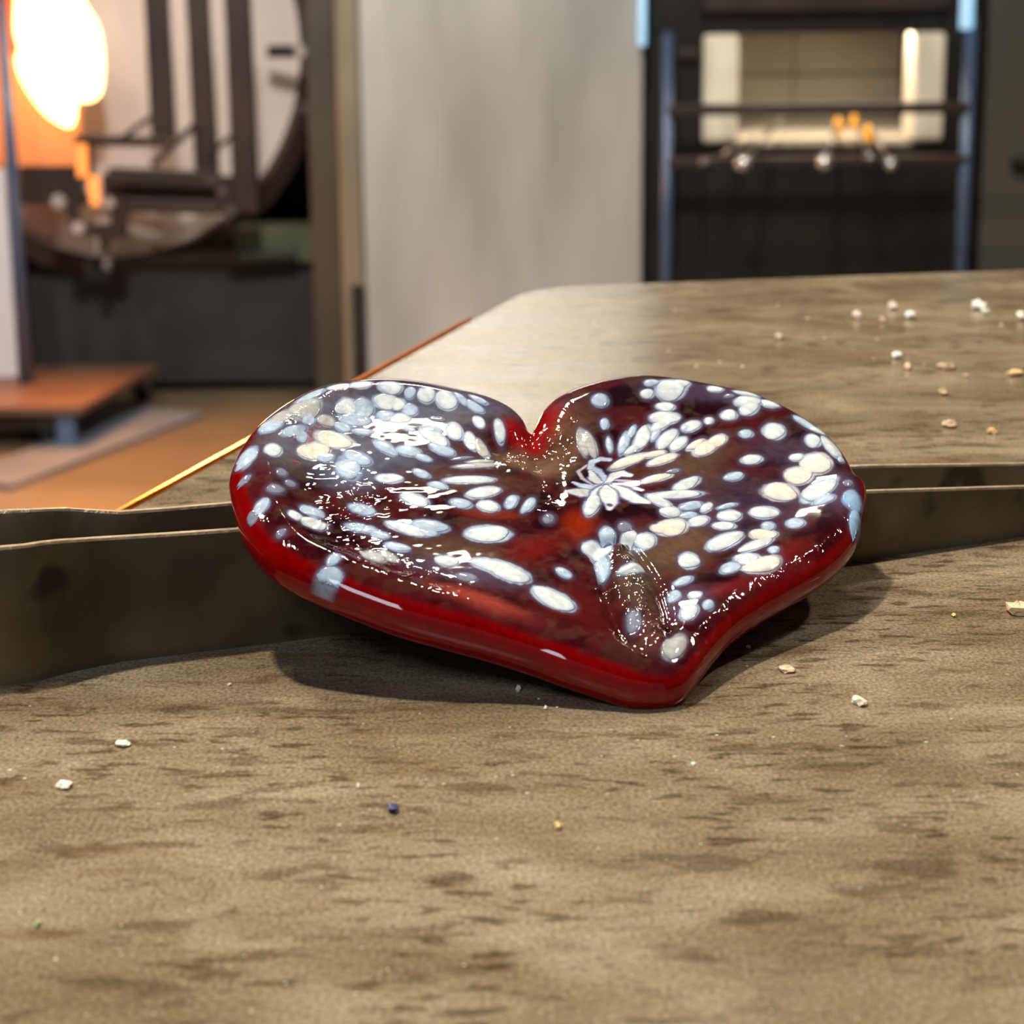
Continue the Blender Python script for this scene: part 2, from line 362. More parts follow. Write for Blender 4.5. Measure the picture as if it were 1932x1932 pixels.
# closed smooth resampling (Catmull-Rom)
def smooth(P, n):
    out = []; L = len(P)
    for i in range(L):
        p0, p1, p2, p3 = P[(i - 1) % L], P[i], P[(i + 1) % L], P[(i + 2) % L]
        for k in range(n):
            t = k / n
            out.append(0.5 * ((2 * p1) + (-p0 + p2) * t + (2 * p0 - 5 * p1 + 4 * p2 - p3) * t * t + (-p0 + 3 * p1 - 3 * p2 + p3) * t ** 3))
    return np.array(out)
OUT = smooth(poly, 12)
C0 = px_uv(1040, 965)
ang = np.unwrap(np.arctan2(OUT[:, 1] - C0[1], OUT[:, 0] - C0[0])); rad = np.hypot(OUT[:, 0] - C0[0], OUT[:, 1] - C0[1])
NA, NR = 1300, 230
if ang[-1] < ang[0]: ang = ang[::-1]; rad = rad[::-1]
mono = np.maximum.accumulate(ang)
seglen = np.concatenate([[0], np.cumsum(np.hypot(np.diff(OUT[:, 0]), np.diff(OUT[:, 1])))])
# parametrise by arc length so the notch keeps its samples
OUTC = np.vstack([OUT, OUT[:1]]); sl = np.concatenate([[0], np.cumsum(np.hypot(np.diff(OUTC[:, 0]), np.diff(OUTC[:, 1])))])
tt = np.linspace(0, sl[-1], NA, endpoint=False)
EX = np.interp(tt, sl, OUTC[:, 0]); EY = np.interp(tt, sl, OUTC[:, 1])

def edge_dist(X, Y):
    x1, y1 = OUTC[:-1, 0], OUTC[:-1, 1]; dx = np.diff(OUTC[:, 0]); dy = np.diff(OUTC[:, 1]); L2 = dx * dx + dy * dy + 1e-18
    X = X.ravel(); Y = Y.ravel(); res = np.empty(len(X))
    for s in range(0, len(X), 20000):
        a = X[s:s + 20000, None]; b = Y[s:s + 20000, None]
        t = np.clip(((a - x1) * dx + (b - y1) * dy) / L2, 0, 1)
        res[s:s + 20000] = np.sqrt(((a - x1 - t * dx) ** 2 + (b - y1 - t * dy) ** 2).min(axis=1))
    return res
def inside_outline(P):
    x, y = P[:, 0:1], P[:, 1:2]; x1, y1, x2, y2 = OUTC[:-1, 0], OUTC[:-1, 1], OUTC[1:, 0], OUTC[1:, 1]
    c = ((y1 > y) != (y2 > y)) & (x < (x2 - x1) * (y - y1) / (y2 - y1 + 1e-18) + x1)
    return c.sum(1) % 2 == 1
def px_scalar(X, Y, h=TH * 0.45):   # plane coordinates -> pixel coordinates of the top face
    P = MID0[None] + X[:, None] * U[None] + Y[:, None] * V[None] + h * NH[None] - CAM[None]
    zz = P @ _f; return 966 + F * (P @ _r) / zz, 966 - F * (P @ _u) / zz
rng = np.random.RandomState(4)
def vnoise(x, y, seed=0):
    rs = np.random.RandomState(seed); G = rs.rand(256, 256); xi = np.floor(x).astype(int); yi = np.floor(y).astype(int)
    fx = x - xi; fy = y - yi; fx = fx * fx * (3 - 2 * fx); fy = fy * fy * (3 - 2 * fy)
    g = lambda a, b: G[a % 256, b % 256]
    return (g(xi, yi) * (1 - fx) + g(xi + 1, yi) * fx) * (1 - fy) + (g(xi, yi + 1) * (1 - fx) + g(xi + 1, yi + 1) * fx) * fy
def fbm(x, y, seed=0, o=3):
    return sum(vnoise(x * 2 ** k, y * 2 ** k, seed + k) / 2 ** k for k in range(o)) / sum(1 / 2 ** k for k in range(o))
def seg_d(px, py, pts):
    best = np.full(px.shape, 1e9); tb = np.zeros(px.shape); n = len(pts) - 1
    for i in range(n):
        (x1, y1), (x2, y2) = pts[i], pts[i + 1]; dx, dy = x2 - x1, y2 - y1
        t = np.clip(((px - x1) * dx + (py - y1) * dy) / (dx * dx + dy * dy), 0, 1)
        d = np.hypot((px - x1 - t * dx), (py - y1 - t * dy) * 1.6); m = d < best; best[m] = d[m]; tb[m] = (i + t[m]) / n
    return best, tb
def ell(px, py, cx, cy, rx, ry, a=0):
    c, s = math.cos(math.radians(a)), math.sin(math.radians(a)); x = px - cx; y = py - cy
    return np.sqrt(((x * c + y * s) / rx) ** 2 + ((-x * s + y * c) / ry) ** 2)
def sstep(e0, e1, x):
    t = np.clip((x - e0) / (e1 - e0), 0, 1); return t * t * (3 - 2 * t)

def top_height(X, Y, D=None):
    if D is None: D = edge_dist(X, Y)
    px, py = px_scalar(X, Y)
    r = 0.0042; q = np.clip(D / r, 0, 1)
    h = TH * 0.5 * np.sqrt(np.clip(1 - (1 - q) ** 2.2, 0, 1))
    h += 0.00055 * np.exp(-((D - 0.0055) / 0.0022) ** 2)             # raised lip
    h -= 0.00075 * sstep(0.007, 0.013, D)                              # dished middle
    inner = sstep(0.004, 0.010, D)
    h += inner * 0.00055 * (fbm(px / 130, py / 60, 3, 1) - 0.5)
    h += inner * 0.00007 * (fbm(px / 34, py / 16, 9, 2) - 0.5)
    # swirl pinch
    e = ell(px, py, 1150, 898, 46, 26); h -= 0.0009 * np.exp(-e ** 2)
    # valley running in from the notch
    d, t = seg_d(px, py, [(1006, 822), (1022, 850), (1028, 905), (1035, 960)])
    h -= 0.0026 * np.exp(-(d / 26) ** 2) * (1 - t) ** 0.8
    e = ell(px, py, 1085, 820, 24, 46, 15); h -= 0.0009 * np.exp(-e ** 2)
    e = ell(px, py, 965, 845, 46, 16, 20); h -= 0.0009 * np.exp(-e ** 2)
    # fold towards the tip
    d, t = seg_d(px, py, [(1165, 1040), (1195, 1110), (1222, 1190), (1256, 1272)])
    wdt = 26 + 16 * np.sin(np.pi * t) - 14 * t
    h += 0.0013 * np.exp(-(d / wdt) ** 2) * inner - 0.0011 * np.exp(-((d - wdt * 1.5) / 12) ** 2) * inner
    h += 0.0008 * np.exp(-(d / wdt) ** 2) * (fbm(px / 13, py / 9, 21, 2) - 0.5) * inner
    # left lobe: shallow wrinkled hollow
    e = ell(px, py, 660, 950, 130, 100, 25); mk = np.exp(-e ** 2) * inner
    h -= 0.0006 * mk; h += 0.00060 * mk * (fbm(px / 26 + py / 60, py / 12, 31, 2) - 0.5)
    return h

# frit spots: (tile origin, list of (x, y, rx, ry, angle, tone)); 6.44 tile units per pixel
TILES = [((430, 710), [(1340,175,120,38,-6,'w'),(1610,155,115,42,-3,'w'),(1000,270,165,45,-22,'b'),(930,440,180,105,-20,'g'),(1440,385,110,75,-10,'w'),(1650,380,110,80,5,'b'),(1560,500,170,70,-3,'b'),(640,530,130,70,-25,'g'),(520,620,130,85,-20,'b'),(975,545,75,60,-10,'b'),(1200,540,95,50,5,'g'),(1400,585,90,45,10,'b'),(800,700,150,45,-20,'b'),(900,745,65,55,0,'b'),(1300,740,200,75,10,'c'),(1050,880,170,85,-10,'c'),(1180,940,100,50,0,'b'),(540,950,95,60,5,'w'),(215,990,130,95,-38,'b'),(1470,1080,140,110,35,'b'),(1580,950,150,65,20,'b'),(1650,640,110,35,5,'b'),(650,1200,60,45,0,'d'),(190,1255,80,38,-20,'d')]),
((720, 710), [(100,180,140,58,5,'w'),(340,235,60,48,0,'b'),(540,260,95,62,12,'w'),(60,310,150,60,5,'w'),(200,330,85,50,0,'w'),(350,385,95,55,8,'b'),(230,480,120,62,0,'w'),(60,450,110,55,0,'b'),(780,320,120,72,20,'w'),(960,320,95,30,35,'b'),(1120,400,115,34,28,'b'),(1165,335,115,28,26,'b'),(680,490,105,30,5,'d'),(1180,555,78,44,45,'w'),(1430,680,105,48,68,'w'),(350,610,62,34,25,'b'),(620,620,125,52,10,'b'),(640,715,175,85,32,'w'),(740,870,150,58,18,'b'),(885,640,115,85,35,'w'),(1090,760,110,66,58,'w'),(1220,840,130,55,55,'g'),(330,890,145,58,10,'b'),(510,970,100,36,15,'b'),(50,840,150,60,32,'b'),(980,970,130,22,-6,'d'),(1190,1008,150,20,-2,'g'),(1150,1060,260,28,-3,'g'),(490,1150,105,40,20,'b'),(100,1200,150,52,4,'w'),(1070,1235,280,44,-1,'w')]),
((430, 900), [(760,90,65,38,0,'d'),(570,200,100,55,-5,'d'),(400,390,100,70,-30,'b'),(300,465,65,65,0,'d'),(1030,390,140,56,12,'b'),(815,490,85,52,10,'w'),(1050,545,150,65,5,'w'),(640,720,60,40,-10,'d'),(1640,345,150,58,15,'b'),(1650,570,185,50,10,'b'),(1850,645,110,45,15,'b'),(1280,1050,85,52,-18,'b'),(1220,1195,160,85,6,'b'),(1780,930,130,70,15,'g')]),
((720, 900), [(690,75,112,42,10,'b'),(1240,165,190,62,-8,'w'),(410,245,160,66,18,'w'),(970,300,125,52,12,'b'),(1300,335,122,64,10,'w'),(1580,285,88,62,-42,'b'),(1780,325,105,48,-52,'b'),(320,590,250,55,17,'w'),(560,640,130,42,5,'b'),(590,565,215,62,10,'b'),(1295,660,245,88,2,'w'),(200,800,140,48,14,'b'),(800,990,128,60,12,'w'),(1380,1070,260,80,14,'w'),(1540,1140,250,95,18,'w'),(1030,1200,130,48,14,'d'),(100,920,120,50,32,'g')]),
((1000, 710), [(845,325,95,58,2,'b'),(910,560,52,56,0,'b'),(650,780,150,62,75,'g'),(730,800,150,62,62,'g'),(970,800,88,36,80,'b'),(1150,780,130,55,-72,'b'),(1370,720,150,75,-58,'w'),(1240,650,85,38,-60,'b'),(1640,480,165,72,0,'w'),(1600,560,120,60,-30,'w'),(1530,680,90,40,-60,'b'),(1650,350,110,42,3,'w'),(1700,190,165,90,0,'w'),(1460,130,85,35,0,'b'),(1830,130,95,45,8,'w'),(1420,230,76,38,2,'w'),(1670,740,140,72,-38,'w'),(1810,800,108,62,-35,'w'),(1910,600,70,50,-30,'b'),(1210,990,210,48,-18,'c'),(1510,920,140,34,-10,'c'),(1620,985,165,48,-16,'c'),(1260,850,110,40,-30,'w'),(1750,1120,78,28,-12,'d'),(1530,1205,190,38,-12,'c')]),
((1000, 900), [(760,320,135,82,-62,'w'),(950,690,105,85,52,'b'),(820,850,160,95,12,'w'),(880,1065,140,80,80,'b'),(1160,590,80,55,10,'d'),(1210,715,92,82,-20,'w'),(1410,745,122,85,-5,'w'),(1730,580,180,92,-10,'c'),(1590,600,110,48,5,'c'),(415,1145,98,46,30,'b'),(1240,1165,168,56,-14,'w'),(230,490,65,50,0,'d'),(15,310,85,42,-62,'b')]),
((1290, 710), [(370,205,90,36,5,'w'),(540,285,60,20,0,'d'),(750,258,145,32,12,'w'),(770,350,150,48,4,'w'),(785,410,105,62,0,'w'),(1040,385,105,44,12,'w'),(550,465,92,50,4,'w'),(310,520,52,38,0,'w'),(95,585,112,60,-16,'w'),(760,685,80,44,0,'b'),(1095,670,125,70,12,'w'),(1480,615,165,48,28,'b'),(1610,685,110,40,12,'w'),(1560,830,92,58,25,'w'),(1790,900,155,72,48,'w'),(270,850,150,70,-22,'c'),(410,770,115,62,-25,'c'),(150,812,110,40,-30,'c'),(830,990,118,50,-5,'w'),(1370,975,75,38,2,'w'),(1600,1080,165,98,18,'c'),(1400,1185,155,95,5,'c'),(615,1190,105,48,-8,'b'),(1905,1035,45,42,0,'b')]),
((1350, 880), [(795,285,200,96,5,'c'),(1250,300,205,100,-25,'w'),(1300,440,130,52,-8,'b'),(1660,440,120,105,0,'s'),(1710,680,145,82,82,'s'),(1600,250,65,40,0,'d'),(150,450,115,28,-12,'b'),(180,570,130,66,0,'w'),(110,690,130,46,0,'w'),(600,530,160,68,0,'w'),(970,690,102,62,10,'b'),(650,700,80,52,0,'b'),(590,800,155,62,3,'c'),(500,930,190,60,-18,'w'),(700,1035,62,52,0,'b'),(120,880,210,82,-20,'w'),(380,1130,145,80,5,'w'),(550,1240,210,100,-10,'c'),(180,1240,120,75,-18,'b')]),
((1200, 880), [(620,180,160,58,-20,'w'),(500,310,300,46,-3,'w'),(280,390,150,55,22,'w'),(680,445,140,48,-8,'b'),(865,465,72,48,-32,'w'),(430,520,115,62,0,'w'),(650,560,105,42,0,'b'),(770,630,120,58,-12,'w'),(650,1120,115,90,10,'w')]),
((1050, 1080), [(1540,90,112,50,-20,'b'),(1435,285,70,68,0,'b'),(1670,315,76,54,0,'w'),(1595,530,108,92,-30,'w'),(1830,455,66,58,0,'b'),(1420,960,165,110,-48,'g'),(935,620,115,75,75,'d')]),
((840, 1040), [(1325,555,250,92,23,'w')])]
TONE = {'w': ((0.68, 0.79, 0.86), (0.38, 0.50, 0.72)), 'c': ((0.82, 0.80, 0.74), (0.50, 0.56, 0.68)), 'b': ((0.46, 0.61, 0.80), (0.26, 0.35, 0.58)),
        'g': ((0.46, 0.50, 0.52), (0.28, 0.32, 0.40)), 'd': ((0.22, 0.25, 0.36), (0.13, 0.12, 0.19)), 's': ((0.34, 0.56, 0.88), (0.26, 0.40, 0.72))}
SPOTS = []
for (ox, oy), lst in TILES:
    for (x, y, rx, ry, a, tn) in lst:
        g = 1.2 if (ox, oy) == (430, 710) else 1.12
        SPOTS.append((ox + x / 6.44, oy + y / 6.44, g * rx / 6.44, g * ry / 6.44, a, tn))

WT = (0.72, 0.80, 0.88); BT_ = (0.50, 0.62, 0.84); PT = (0.50, 0.42, 0.50)
STROKES = [([(1146, 900), (1128, 918), (1096, 926), (1070, 924)], 3, 13, (0.55, 0.60, 0.66)), ([(1146, 900), (1118, 911), (1096, 911), (1082, 906)], 2, 6, BT_), ([(1120, 905), (1100, 896), (1092, 884), (1108, 872)], 1.5, 3, PT),
           ([(1148, 900), (1142, 888), (1132, 880), (1116, 876), (1118, 866), (1134, 860), (1152, 861)], 3, 5, BT_), ([(1136, 897), (1122, 892), (1116, 882)], 3, 8, WT), ([(1148, 897), (1160, 886), (1176, 883), (1192, 888)], 3, 6, WT),
           ([(1150, 900), (1172, 904), (1192, 911), (1212, 919)], 3, 6, WT), ([(1150, 903), (1175, 920), (1200, 938), (1224, 944)], 4, 13, WT), ([(1146, 904), (1132, 925), (1122, 944), (1116, 962)], 4, 12, WT),
           ([(1147, 905), (1149, 925), (1152, 945), (1150, 958)], 4, 13, WT), ([(1165, 893), (1190, 898), (1215, 903)], 1.5, 2.5, PT), ([(1108, 872), (1098, 880)], 1.5, 2, PT)]
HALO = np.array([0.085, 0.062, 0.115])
def heart_color(px, py, D, X, Y):
    n1 = fbm(px / 60, py / 26, 41, 3); n2 = fbm(px / 26 + 7, py / 14, 47, 3)
    dark = np.array([0.016, 0.0035, 0.007]); maroon = np.array([0.065, 0.010, 0.014]); red = np.array([0.68, 0.0008, 0.0035]) * 0.55; brown = np.array([0.085, 0.052, 0.034])
    k = sstep(0.38, 0.62, n1)[:, None]; c = dark * (1 - k) + maroon * k
    k = (sstep(0.50, 0.70, n2) * 0.45)[:, None]; c = c * (1 - k) + brown * k
    def patch(c, e, col, s=1.0):
        k = (np.exp(-e ** 3) * s)[:, None]; return c * (1 - k) + np.array(col) * k
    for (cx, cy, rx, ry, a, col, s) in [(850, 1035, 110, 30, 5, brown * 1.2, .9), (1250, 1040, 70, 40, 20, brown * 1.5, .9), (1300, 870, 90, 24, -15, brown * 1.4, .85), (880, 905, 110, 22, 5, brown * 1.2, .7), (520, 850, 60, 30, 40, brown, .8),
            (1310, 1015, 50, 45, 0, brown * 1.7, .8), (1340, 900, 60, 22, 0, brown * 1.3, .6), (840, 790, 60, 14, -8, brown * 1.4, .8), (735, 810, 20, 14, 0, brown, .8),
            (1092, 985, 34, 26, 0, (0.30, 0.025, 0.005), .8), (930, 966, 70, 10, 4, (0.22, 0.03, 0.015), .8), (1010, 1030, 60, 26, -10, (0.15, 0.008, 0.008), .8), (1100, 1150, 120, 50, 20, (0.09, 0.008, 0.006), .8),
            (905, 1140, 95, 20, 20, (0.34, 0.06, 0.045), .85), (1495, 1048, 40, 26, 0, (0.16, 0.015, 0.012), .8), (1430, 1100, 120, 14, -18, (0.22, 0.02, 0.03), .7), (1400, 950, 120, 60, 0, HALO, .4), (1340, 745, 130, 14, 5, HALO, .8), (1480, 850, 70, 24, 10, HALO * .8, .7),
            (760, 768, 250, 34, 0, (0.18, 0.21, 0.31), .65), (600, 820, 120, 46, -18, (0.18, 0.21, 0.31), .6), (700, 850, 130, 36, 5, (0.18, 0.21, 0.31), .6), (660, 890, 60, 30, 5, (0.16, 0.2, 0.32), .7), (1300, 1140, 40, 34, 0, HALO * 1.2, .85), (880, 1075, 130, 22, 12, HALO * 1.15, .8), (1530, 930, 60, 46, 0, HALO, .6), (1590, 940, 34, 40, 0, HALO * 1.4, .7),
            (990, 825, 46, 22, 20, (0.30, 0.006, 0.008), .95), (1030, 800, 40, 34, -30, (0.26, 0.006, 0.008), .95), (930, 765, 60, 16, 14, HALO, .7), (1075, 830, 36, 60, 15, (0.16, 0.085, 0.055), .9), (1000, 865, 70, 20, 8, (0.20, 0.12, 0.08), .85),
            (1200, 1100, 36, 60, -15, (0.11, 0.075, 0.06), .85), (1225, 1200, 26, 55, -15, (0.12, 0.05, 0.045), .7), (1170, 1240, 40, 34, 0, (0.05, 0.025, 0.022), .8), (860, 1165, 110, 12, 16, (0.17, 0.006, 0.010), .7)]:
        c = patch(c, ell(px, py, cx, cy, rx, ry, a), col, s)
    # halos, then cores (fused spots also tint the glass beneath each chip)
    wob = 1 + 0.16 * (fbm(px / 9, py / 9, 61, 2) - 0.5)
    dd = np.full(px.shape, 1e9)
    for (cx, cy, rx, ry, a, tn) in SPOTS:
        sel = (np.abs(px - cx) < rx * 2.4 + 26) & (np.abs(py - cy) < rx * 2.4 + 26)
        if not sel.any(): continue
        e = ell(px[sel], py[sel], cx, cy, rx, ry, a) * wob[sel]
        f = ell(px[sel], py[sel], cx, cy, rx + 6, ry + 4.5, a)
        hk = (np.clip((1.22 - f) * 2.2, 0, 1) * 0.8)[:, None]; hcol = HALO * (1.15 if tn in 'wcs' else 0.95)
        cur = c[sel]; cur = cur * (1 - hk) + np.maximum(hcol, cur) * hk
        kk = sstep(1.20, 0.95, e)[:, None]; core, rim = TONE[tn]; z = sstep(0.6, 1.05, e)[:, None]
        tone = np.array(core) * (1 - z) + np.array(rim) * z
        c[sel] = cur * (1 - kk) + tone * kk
    # pinched swirl of white threads
    for pts, w0, w1, tone in STROKES:
        d, t = seg_d(px, py, pts); wd = 1.45 * w0 + 1.45 * (w1 - w0) * np.sin(np.pi * np.clip(t, 0, 1) ** 0.8) * (1 - 0.25 * t)
        ok = sstep(wd * 1.5, wd * 1.1, d)[:, None]; c = c * (1 - ok) + np.array([0.10, 0.12, 0.33]) * ok
        ok = sstep(wd * 1.15, wd * 0.75, d)[:, None]; c = c * (1 - ok) + np.array(tone) * ok
    e = ell(px, py, 1151, 951, 7, 3.5, 10); ok = sstep(1.4, 0.6, e)[:, None]; c = c * (1 - ok) + np.array([0.10, 0.10, 0.2]) * ok
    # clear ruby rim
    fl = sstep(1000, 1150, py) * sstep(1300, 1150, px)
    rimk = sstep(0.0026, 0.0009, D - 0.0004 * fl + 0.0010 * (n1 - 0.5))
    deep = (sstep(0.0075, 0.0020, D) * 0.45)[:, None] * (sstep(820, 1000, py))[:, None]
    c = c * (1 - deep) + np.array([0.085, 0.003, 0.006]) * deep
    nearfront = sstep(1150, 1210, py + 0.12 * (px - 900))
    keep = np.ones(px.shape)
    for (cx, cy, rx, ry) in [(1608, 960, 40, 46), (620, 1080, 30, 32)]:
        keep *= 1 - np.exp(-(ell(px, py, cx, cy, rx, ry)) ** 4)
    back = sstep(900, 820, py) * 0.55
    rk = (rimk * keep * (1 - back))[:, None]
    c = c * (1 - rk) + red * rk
    return np.clip(c, 0.001, 1), rimk * keep

def heart_material(name):
    m = bpy.data.materials.new(name); m.use_nodes = True; nt = m.node_tree; N = nt.nodes; Lk = nt.links; b = N['Principled BSDF']
    a = N.new('ShaderNodeAttribute'); a.attribute_name = 'glass_color'
    k = N.new('ShaderNodeAttribute'); k.attribute_name = 'clear'
    w = N.new('ShaderNodeAttribute'); w.attribute_name = 'wrinkle'
    tc = N.new('ShaderNodeTexCoord')
    n = N.new('ShaderNodeTexNoise'); n.inputs['Scale'].default_value = 420; n.inputs['Detail'].default_value = 3; n.inputs['Distortion'].default_value = 1.2
    Lk.new(tc.outputs['Object'], n.inputs['Vector'])
    r = N.new('ShaderNodeValToRGB'); Lk.new(n.outputs['Fac'], r.inputs[0]); e = r.color_ramp.elements
    e[0].position = 0.3; e[0].color = (0.75, 0.7, 0.7, 1); e[1].position = 0.7; e[1].color = (1.25, 1.25, 1.22, 1)
    mx = N.new('ShaderNodeMix'); mx.data_type = 'RGBA'; mx.blend_type = 'MULTIPLY'; mx.inputs[0].default_value = 0.7
    Lk.new(a.outputs['Color'], mx.inputs[6]); Lk.new(r.outputs[0], mx.inputs[7]); Lk.new(mx.outputs[2], b.inputs['Base Color'])
    Lk.new(k.outputs['Fac'], b.inputs['Transmission Weight'])
    b.inputs['Roughness'].default_value = 0.045; b.inputs['IOR'].default_value = 1.48; b.inputs['Specular IOR Level'].default_value = 0.42
    sw = N.new('ShaderNodeMath'); sw.operation = 'MULTIPLY'; sw.inputs[1].default_value = 1.6; sw.use_clamp = True; Lk.new(k.outputs['Fac'], sw.inputs[0])
    Lk.new(sw.outputs[0], b.inputs['Subsurface Weight']); b.inputs['Subsurface Radius'].default_value = (1.0, 0.04, 0.04); b.inputs['Subsurface Scale'].default_value = 0.007
    v = N.new('ShaderNodeTexNoise'); v.inputs['Scale'].default_value = 360; v.inputs['Detail'].default_value = 1.5; v.inputs['Distortion'].default_value = 1.0
    mp = N.new('ShaderNodeMapping'); mp.inputs['Scale'].default_value = (1, 0.55, 1); mp.inputs['Rotation'].default_value = (0, 0, 0.35)
    Lk.new(tc.outputs['Object'], mp.inputs[0]); Lk.new(mp.outputs[0], v.inputs['Vector'])
    bp = N.new('ShaderNodeBump'); bp.inputs['Distance'].default_value = 0.0016
    mu = N.new('ShaderNodeMath'); mu.operation = 'MULTIPLY'; mu.inputs[1].default_value = 0.55; Lk.new(w.outputs['Fac'], mu.inputs[0])
    Lk.new(mu.outputs[0], bp.inputs['Strength']); Lk.new(v.outputs['Fac'], bp.inputs['Height']); Lk.new(bp.outputs[0], b.inputs['Normal'])
    return m
def wrinkle_field(px, py, D):
    w = 0.9 * np.exp(-ell(px, py, 650, 955, 105, 75, 15) ** 4) * sstep(0.35, 0.6, fbm(px / 45, py / 26, 71, 2))
    w = np.maximum(w, 0.9 * np.exp(-ell(px, py, 760, 1075, 150, 30, 20) ** 4))
    w = np.maximum(w, 0.75 * np.exp(-ell(px, py, 600, 790, 120, 34, -20) ** 4))
    w = np.maximum(w, 1.0 * np.exp(-ell(px, py, 1070, 830, 34, 58, 15) ** 4))
    w = np.maximum(w, 1.0 * np.exp(-ell(px, py, 985, 860, 60, 26, 10) ** 4))
    w = np.maximum(w, 0.9 * np.exp(-ell(px, py, 1030, 930, 26, 40, 0) ** 4))
    w = np.maximum(w, 0.5 * np.exp(-ell(px, py, 1215, 1150, 40, 110, -15) ** 4))
    w = np.maximum(w, 0.50 * np.exp(-((D - 0.0030) / 0.0016) ** 2) * sstep(1280, 1330, px) * sstep(950, 1000, py))
    w = np.maximum(w, 0.35 * np.exp(-((D - 0.0030) / 0.0014) ** 2) * sstep(620, 560, px) * sstep(840, 900, py))
    return np.maximum(w, 0.0)

def set_attr(me, name, kind, arr):
    at_ = me.attributes.new(name, kind, 'POINT')
    if kind == 'FLOAT_COLOR':
        buf = np.ones((len(arr), 4), np.float32); buf[:, :3] = arr; at_.data.foreach_set('color', buf.ravel())
    else: at_.data.foreach_set('value', np.asarray(arr, np.float32))

